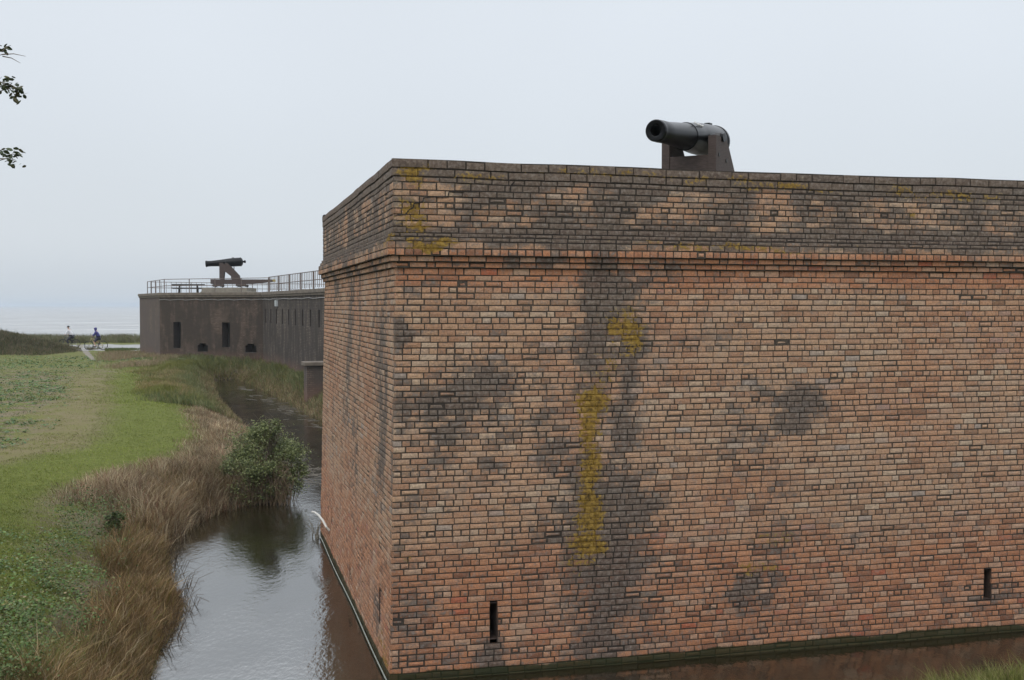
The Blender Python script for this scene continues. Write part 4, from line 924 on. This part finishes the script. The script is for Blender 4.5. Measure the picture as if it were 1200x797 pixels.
# branching plants
BARK = simple('grey_brown_bark', (.13, .10, .075), .9, .35, 12, bmp=.6)
def shrub(name, loc, blobs, nleaf, leafsize, cols, label, cat, stems=14, wts=None, stemr=.014):
    o = empty(name, loc); tag(o, label, cat); m = MB(); P_ = []
    for k in range(stems):
        b = random.choice(blobs); a = Vector(b[:3]) + Vector((random.uniform(-1, 1) * b[3] * .8, random.uniform(-1, 1) * b[3] * .8, random.uniform(-.2, .8) * b[4]))
        s0 = Vector((random.uniform(-.22, .22), random.uniform(-.22, .22), -.05)); mid = (s0 + a) / 2 + Vector((random.uniform(-.1, .1), random.uniform(-.1, .1), .05)); m.tube([s0, mid, a], [stemr, stemr * .7, stemr * .25], 5)
        for q in range(4): e_ = mid.lerp(a, random.random()); m.tube([e_, e_ + Vector((random.uniform(-.3, .3), random.uniform(-.3, .3), random.uniform(.05, .35)))], [stemr * .4, stemr * .15], 4)
    m.build('stems', BARK, o)
    # leaf clumps in the blobs' volume
    for b in blobs:
        nb_ = int(nleaf * b[5]); nc = 30; cc = rng.normal(size=(nc, 3)); cc /= np.linalg.norm(cc, axis=1)[:, None]; cc *= (rng.random((nc, 1)) ** .35) * np.array([b[3], b[3], b[4]]); cc += np.array(b[:3])
        ci = rng.integers(0, nc, nb_); pts = cc[ci] + rng.normal(size=(nb_, 3)) * np.array([.10, .10, .08]) * (b[3] / .6) * rng.uniform(.5, 1.7, (nc, 1))[ci]; P_.append(pts[pts[:, 2] > .02])
    P_ = np.concatenate(P_); C = pal(cols, wts or [1] * len(cols), len(P_)); 
    leaves('foliage', P_[:, 0], P_[:, 1], rng.uniform(.6, 1.3, len(P_)) * leafsize, C, None, None, Z=P_[:, 2], parent=o, tilt=1.6, elong=1.6)
    return o
sh = atz(306, 592, .0)
GSH = [(.12, .15, .05), (.17, .20, .07), (.24, .255, .11), (.08, .10, .04)]
shrub('shrub', (sh[0] - .1, sh[1] + .45, -.02), [(-.1, .5, 1.25, .66, .42, .24), (.42, .4, 1.05, .50, .34, .12), (-.55, .3, .95, .42, .24, .09), (.0, .3, 1.62, .35, .22, .05), (-.05, -.3, .85, .48, .26, .13), (.42, -.1, .42, .50, .32, .07), (-.15, -.45, .35, .45, .30, .03), (.85, .2, .7, .26, .16, .03), (-.85, .35, .75, .22, .14, .02), (.25, .5, 1.7, .16, .2, .02)], 36000, .026, GSH, 'bushy green shrub leaning over the moat water', 'shrub', 70, [3, 4, 2, 3])
sp_ = aty(134, 590, 26); hz = float(height(sp_[0], 24.6))
q = atz(133, 594, 1.0)
shrub('weed_bush', (q[0], q[1], float(height(q[0], q[1]))), [(0, 0, .28, .17, .17, 1)], 900, .03, [(.05, .075, .022), (.08, .11, .03)], 'single small dark bush standing on the bright green lawn', 'shrub', 6, None, .006)
o = bpy.data.objects['shrub']; m = MB()
for k in range(200):
    a0 = Vector((random.uniform(-.5, .75), random.uniform(-.55, .1), -.12)); l_ = random.uniform(.5, 1.25); m.tube([a0, a0 + Vector((random.uniform(-.12, .15), random.uniform(-.15, .1), l_ * .55)), a0 + Vector((random.uniform(-.3, .3), random.uniform(-.3, .2), l_))], [.007, .005, .002], 4)
m.build('dead_twigs', simple('dead_twig_bark', (.20, .145, .09), .9, .4), o)
# young weed sprigs against the bastion wall, by the white pipe
q = atz(369, 630, 0)
o = empty('water_weed', (q[0], q[1], 0)); tag(o, 'small tuft of bare twiggy weed growing from the water by white pipe', 'plant')
m = MB()
for k in range(16):
    a = random.uniform(0, 6.28); r_ = random.uniform(.08, .22); h_ = random.uniform(.2, .45)
    m.tube([(random.uniform(-.12, .12), random.uniform(-.2, .2), -.1), (r_ * .4 * math.cos(a), r_ * .4 * math.sin(a), h_ * .6), (r_ * math.cos(a), r_ * math.sin(a), h_)], [.005, .004, .002], 4)
m.build('stalks', simple('dry_stalks', (.16, .13, .08), .9), o)
# floating debris across the channel, bare sticks along the bank
m = MB()
for k in range(90):
    f_ = random.random(); c0 = atz(330 + 46 * f_, 545 + 14 * f_ + random.gauss(0, 5), 0); a = random.uniform(-.8, .8) + (3.14 if random.random() < .5 else 0); l_ = random.uniform(.1, .55)
    m.tube([(c0[0], c0[1], .0), (c0[0] + l_ * .5 * math.cos(a), c0[1] + l_ * .5 * math.sin(a), random.uniform(.01, .06)), (c0[0] + l_ * math.cos(a), c0[1] + l_ * math.sin(a), random.uniform(0, .03))], random.uniform(.004, .010), 4)
tag(m.build('floating_debris', simple('bleached_sticks', (.20, .18, .15), .9, .3)), 'raft of bleached sticks and reeds floating across the channel', 'debris', kind='stuff')
m = MB()
for k in range(170):
    i = random.randrange(1, 10); f_ = random.random(); a0 = PO[i] * (1 - f_) + PO[i + 1] * f_; l_ = random.uniform(.12, .4); a = random.uniform(-1.2, .9)
    x0, y0 = a0[0] + random.uniform(-.1, .25), a0[1] + random.uniform(-.1, .1)
    m.tube([(x0, y0, -.05), (x0 + .4 * l_ * math.cos(a), y0 + .3 * l_ * math.sin(a), l_ * .7), (x0 + l_ * math.cos(a), y0 + l_ * math.sin(a), l_ * random.uniform(.3, 1.1))], [.0045, .0035, .002], 4)
tag(m.build('bank_twigs', simple('dark_twigs', (.09, .065, .04), .9)), 'thin dark twigs sticking out of the water along the bank', 'twigs', kind='stuff')
m = MB()
for k in range(45):
    f_ = random.random(); px_ = 283 + 92 * f_; py_ = 452 + 44 * f_; c0 = atz(px_ + random.gauss(0, 6) - 6, py_ + random.gauss(2, 3), 0); l_ = random.uniform(.2, .9)
    m.tube([(c0[0], c0[1], .0), (c0[0] + l_, c0[1] + random.uniform(-.9, .6), .01)], random.uniform(.004, .009), 4)
tag(m.build('floating_reeds', simple('drowned_reeds', (.17, .15, .12), .8, .3)), 'pale flattened reeds floating below the curtain wall berm', 'reeds', kind='stuff')

# tree standing just left of the frame; two sprays of its branches enter the picture
tx, ty = -10.6, 13.6; tz = float(height(tx, ty))
tr = empty('oak_tree', (tx, ty, tz)); tag(tr, 'tree whose small dark leafy branch tips hang in the sky at far left', 'tree')
m = MB(); m.tube([(0, 0, -.2), (.05, 0, 1.5), (-.05, .1, 3.2), (.1, .1, 5.0), (.3, 0, 7.0)], [.30, .22, .18, .13, .05], 12)
tipsT = []
tips = [(aty(14, 103, 13.9), .0), (aty(6, 63, 14.1), 0), (aty(14, 184, 13.7), 0)]
for tp_, _ in tips:
    e_ = Vector(tp_) - Vector((tx, ty, tz)); s0 = Vector((.05, .1, max(2.6, e_.z - 1.8))); m.tube([s0, s0.lerp(e_, .5) + Vector((0, 0, .35)), s0.lerp(e_, .82) + Vector((0, 0, .1)), e_], [.06, .03, .014, .004], 6)
limb_ends = []
for k in range(26):
    a = random.uniform(0, 6.28); h_ = random.uniform(2.6, 6.6); r_ = random.uniform(1.2, 2.6); e_ = Vector((math.cos(a) * r_, math.sin(a) * r_, h_ + random.uniform(.3, 1.4)))
    m.tube([(0.05, .05, h_), Vector((0, 0, h_)).lerp(e_, .5) + Vector((0, 0, .2)), e_], [.07, .04, .01], 6); limb_ends.append(e_)
bare = []
for tp_, _ in tips:
    e_ = Vector(tp_) - Vector((tx, ty, tz)); s0 = Vector((.05, .1, max(2.6, e_.z - 1.8)))
    for q in range(12):
        f_ = random.uniform(.25, .86); b0 = s0.lerp(e_, f_) + Vector((0, 0, .1 + .25 * (1 - abs(2 * f_ - 1)))); b1 = b0 + Vector((random.uniform(.1, .4), random.uniform(-.5, .5), random.uniform(-.25, .4)))
        if b1.x + tx < -6.75: m.tube([b0, b1], [.009, .003], 4); bare.append(np.array(b1)); bare.append(np.array(b0.lerp(b1, .6)))
m.build('trunk', BARK, tr)
pts = [b_ + rng.normal(size=(26, 3)) * .075 for b_ in bare]
for e_ in limb_ends:
    for q in range(10): 
        c_ = np.array(e_) * (1 - .3 * random.random()) + rng.normal(size=3) * .3
        if c_[0] < 2.9: pts.append(c_ + rng.normal(size=(90, 3)) * .13)
def spray(pxs, n_, sg):
    for (x_, y_, Y_) in pxs:
        c_ = aty(x_, y_, Y_) - np.array([tx, ty, tz]); pts.append(c_ + rng.normal(size=(n_, 3)) * sg)
spray([(3, 96, 13.9), (8, 99, 13.9), (12, 104, 13.9), (18, 106, 13.9), (25, 107, 13.9), (6, 103, 13.9), (15, 112, 13.9), (20, 113, 13.9)], 10, .045)
spray([(2, 60, 14), (5, 56, 14), (9, 55, 14)], 6, .03); spray([(2, 180, 13.7), (9, 178, 13.7), (14, 186, 13.7), (22, 181, 13.7), (18, 191, 13.7), (16, 184, 13.7)], 7, .035)
pts = np.concatenate(pts)
leaves('crown', pts[:, 0], pts[:, 1], rng.uniform(.03, .06, len(pts)), pal([(.035, .05, .02), (.055, .07, .03), (.08, .075, .035)], [2, 2, 1], len(pts)), None, None, Z=pts[:, 2], parent=tr, tilt=1.5, elong=1.5)
m = MB()
for (a_, b_) in (((2, 64), (30, 66)), ((3, 66), (24, 74)), ((2, 61), (13, 53)), ((0, 96), (28, 108)), ((3, 98), (20, 114)), ((0, 186), (20, 190)), ((3, 184), (26, 181))):
    A_ = Vector(aty(a_[0], a_[1], 13.9)) - Vector((tx, ty, tz)); B_ = Vector(aty(b_[0], b_[1], 13.9)) - Vector((tx, ty, tz)); m.tube([A_, A_.lerp(B_, .5) + Vector((0, 0, .02)), B_], [.007, .005, .002], 4)
m.build('twigs', BARK, tr)

# ------------------------------------------------------------ CYCLISTS
RUB = simple('bicycle_tyre', (.02, .02, .02), .8, .1); CHR = simple('bicycle_rim', (.28, .28, .29), .4, .1, metal=.6)
def bicycle(loc, rz, col, label):
    b = empty('bicycle', loc, rz); tag(b, label, 'bicycle'); PT = simple('bicycle_paint', col, .4, .1)
    for xx in (-.53, .53):                      # local -x is forward
        rr = .335; ring = [(xx + rr * math.cos(a), 0, .345 + rr * math.sin(a)) for a in np.linspace(0, 2 * math.pi, 33)]
        w_ = MB().tube(ring, .026, 8, False).build('wheel', RUB, b)
        m = MB(); m.tube([(xx, -.05, .345), (xx, .05, .345)], .02, 8)
        for k in range(12): a = k * math.pi / 6; m.tube([(xx, 0, .345), (xx + .31 * math.cos(a), 0, .345 + .31 * math.sin(a))], .003, 4)
        m.build('spokes', CHR, w_)
    m = MB(); hd = (-.36, 0, .88); bb = (.08, 0, .30); st = (.22, 0, .80); ra = (.53, 0, .345)
    for a, c_ in ((hd, bb), (hd, (.2, 0, .74)), (bb, st), (bb, ra), (st, ra)): m.tube([a, c_], .019, 8)
    m.build('frame', PT, b); MB().tube([(-.34, 0, .96), (-.40, 0, .78), (-.53, 0, .345)], .018, 8).build('fork', PT, b)
    MB().tube([(-.20, -.3, 1.03), (-.33, -.24, 1.05), (-.36, 0, 1.0), (-.33, .24, 1.05), (-.20, .3, 1.03)], .014, 8).build('handlebar', BOLT, b)
    MB().prism([(.08, .90), (.36, .93), (.38, .87), (.24, .84), (.08, .87)], -.06, .06).build('saddle', BOLT, b); MB().tube([(.22, 0, .78), (.24, 0, .87)], .014, 6).build('seat_post', CHR, b)
    m = MB(); m.tube([(.08, -.09, .30), (.08, .09, .30)], .02, 8); m.tube([(.08, -.09, .30), (-.06, -.10, .20)], .012, 6); m.tube([(.08, .09, .30), (.22, .10, .40)], .012, 6); m.box(-.11, -.18, .19, -.01, -.09, .215); m.box(.17, .09, .39, .27, .18, .415); m.build('cranks', BOLT, b)
    return b
def skinned(name, verts, edges, radii, mtl, parent, root=0):
    me = bpy.data.meshes.new(name); me.from_pydata(verts, edges, []); o = link(name, me, mtl, parent)
    md = o.modifiers.new('skin', 'SKIN'); sv = me.skin_vertices[0] if me.skin_vertices else None
    if sv is None:
        b = bmesh.new(); b.from_mesh(me); b.verts.layers.skin.verify(); b.to_mesh(me); b.free(); sv = me.skin_vertices[0]
    for i, r_ in enumerate(radii): sv.data[i].radius = r_ if hasattr(r_, '__len__') else (r_, r_); sv.data[i].use_root = i == root
    md.use_smooth_shade = True; s2 = o.modifiers.new('sub', 'SUBSURF'); s2.levels = s2.render_levels = 1; return o
SKIN = simple('skin', (.45, .28, .20), .6, .05)
def rider(loc, rz, top, bot, hair, label, hood=False, bare=False, lean=.16):
    o = empty('person', loc, rz); tag(o, label, 'person'); dk = simple('shoes', (.03, .03, .03), .7, .1)
    hip = Vector((.22, 0, .96)); chest = hip + Vector((-lean - .06, 0, .40)); neck = chest + Vector((-.05, 0, .14)); head = neck + Vector((-.04, 0, .16))
    V = [hip, hip + Vector((-.08, 0, .2)), chest, neck, head, head + Vector((0, 0, .10))]; E = [(0, 1), (1, 2), (2, 3), (3, 4), (4, 5)]; Rr = [(.10, .11), (.09, .10), (.10, .14), .055, (.095, .08), (.07, .06)]
    arm = []; leg = []
    for s in (-1, 1):
        k = len(V); sh_ = chest + Vector((0, s * .19, .07)); el = sh_ + Vector((-.14, s * .07, -.24)); ha = Vector((-.24, s * .29, 1.06))
        V += [sh_, el, ha, ha + Vector((-.05, 0, -.02))]; E += [(2, k), (k, k + 1), (k + 1, k + 2), (k + 2, k + 3)]; Rr += [.06, .045, .032, .028]; arm.append((sh_, el, ha))
        k = len(V); ft = Vector((-.06, -.14, .235)) if s < 0 else Vector((.22, .14, .43)); kn = Vector((-.14, s * .13, .62)) if s < 0 else Vector((-.17, s * .13, .78))
        V += [hip + Vector((-.02, s * .10, -.04)), kn, ft + Vector((.05, 0, .06)), ft + Vector((-.12, 0, .0))]; E += [(0, k), (k, k + 1), (k + 1, k + 2), (k + 2, k + 3)]; Rr += [.095, .06, .042, .035]; leg.append((hip + Vector((-.02, s * .10, -.04)), kn, ft + Vector((.05, 0, .06))))
    skinned('body', V, E, Rr, SKIN, o)
    # clothing
    v2 = [hip + Vector((0, 0, .0)), hip + Vector((-.08, 0, .2)), chest, neck - Vector((0, 0, .05))]; e2 = [(0, 1), (1, 2), (2, 3)]; r2 = [(.165, .175), (.16, .17), (.16, .20), .08]
    for (a, b_, c_) in arm: k = len(v2); v2 += [a, b_, b_.lerp(c_, .8)]; e2 += [(2, k), (k, k + 1), (k + 1, k + 2)]; r2 += [.078, .06, .045]
    if hood: k = len(v2); v2 += [head + Vector((.03, 0, .02)), head + Vector((.03, 0, .09))]; e2 += [(3, k), (k, k + 1)]; r2 += [.135, .09]
    skinned('jacket' if hood else 'shirt', v2, e2, r2, top, o)
    v3 = [hip]; e3 = []; r3_ = [(.16, .165)]
    for (a, b_, c_) in leg:
        k = len(v3); v3 += [a, b_] + ([] if bare else [c_]); e3 += [(0, k), (k, k + 1)] + ([] if bare else [(k + 1, k + 2)]); r3_ += [.11, .078] + ([] if bare else [.052])
    skinned('shorts' if bare else 'trousers', v3, e3, r3_, bot, o)
    if not hood:
        m = MB(); M = Matrix.Translation(head + Vector((.02, 0, .055))) @ Matrix.Rotation(R(-90), 4, 'Y'); m.lathe([(-.03, .10), (.02, .108), (.06, .09), (.09, .05), (.10, 0)], Matrix.Translation(head + Vector((.015, 0, .04))) @ Matrix.Rotation(R(-90), 4, 'Y'), 14); m.build('hair', hair, o)
    for s in (-1, 1): MB().lathe([(-.008, 0), (0, .010), (.008, 0)], Matrix.Translation(head + Vector((-.085, s * .035, .02))), 8).build('eye', dk, o)
    MB().prism([(-.115, -.02), (-.085, .03), (-.08, -.02)], -.012, .012, Matrix.Translation(head)).build('nose', SKIN, o)
    for f_ in (Vector((-.06, -.14, .22)), Vector((.22, .14, .42))): MB().box(f_.x - .17, f_.y - .045, f_.z - .01, f_.x + .1, f_.y + .045, f_.z + .07, None, .02).build('shoe', dk, o)
    return o
c1 = aty(81.5, 409, 91.5); z1_ = float(height(c1[0], c1[1])) + .02
bicycle((c1[0], c1[1], z1_), R(0), (.03, .03, .035), 'black bicycle ridden by the cyclist in a white top')
rider((c1[0], c1[1], z1_), R(0), simple('white_cloth', (.62, .62, .64), .8, .08), simple('dark_trousers', (.02, .02, .028), .8, .1), simple('dark_hair', (.02, .016, .014), .7), 'cyclist in a white top and dark trousers by the sea')
c2 = aty(112.5, 412, 87.5); z2_ = float(height(c2[0], c2[1])) + .02
bicycle((c2[0], c2[1], z2_), R(12), (.40, .33, .16), 'pale tan bicycle ridden by the cyclist in a blue hood')
rider((c2[0], c2[1], z2_), R(12), simple('blue_jacket', (.06, .06, .22), .8, .12), simple('navy_shorts', (.02, .02, .045), .8, .1), None, 'cyclist in a blue hooded jacket riding left on the grey track', True, True, .12)

# ------------------------------------------------------------ HAZE
hz_, t, p = mat('sea_haze'); t.nodes.remove(p); pv = nd(t, 'ShaderNodeVolumePrincipled'); pv.inputs['Density'].default_value = .00035; pv.inputs['Color'].default_value = (.66, .73, .80, 1)
pv.inputs['Anisotropy'].default_value = .2
t.links.new(pv.outputs[0], t.nodes['Material Output'].inputs['Volume'])
ho = MB().box(-9100, -400, -8, 9100, 9100, 16).build('haze', hz_); tag(ho, 'pale sea haze hanging over the fort and the water', 'haze', kind='stuff')
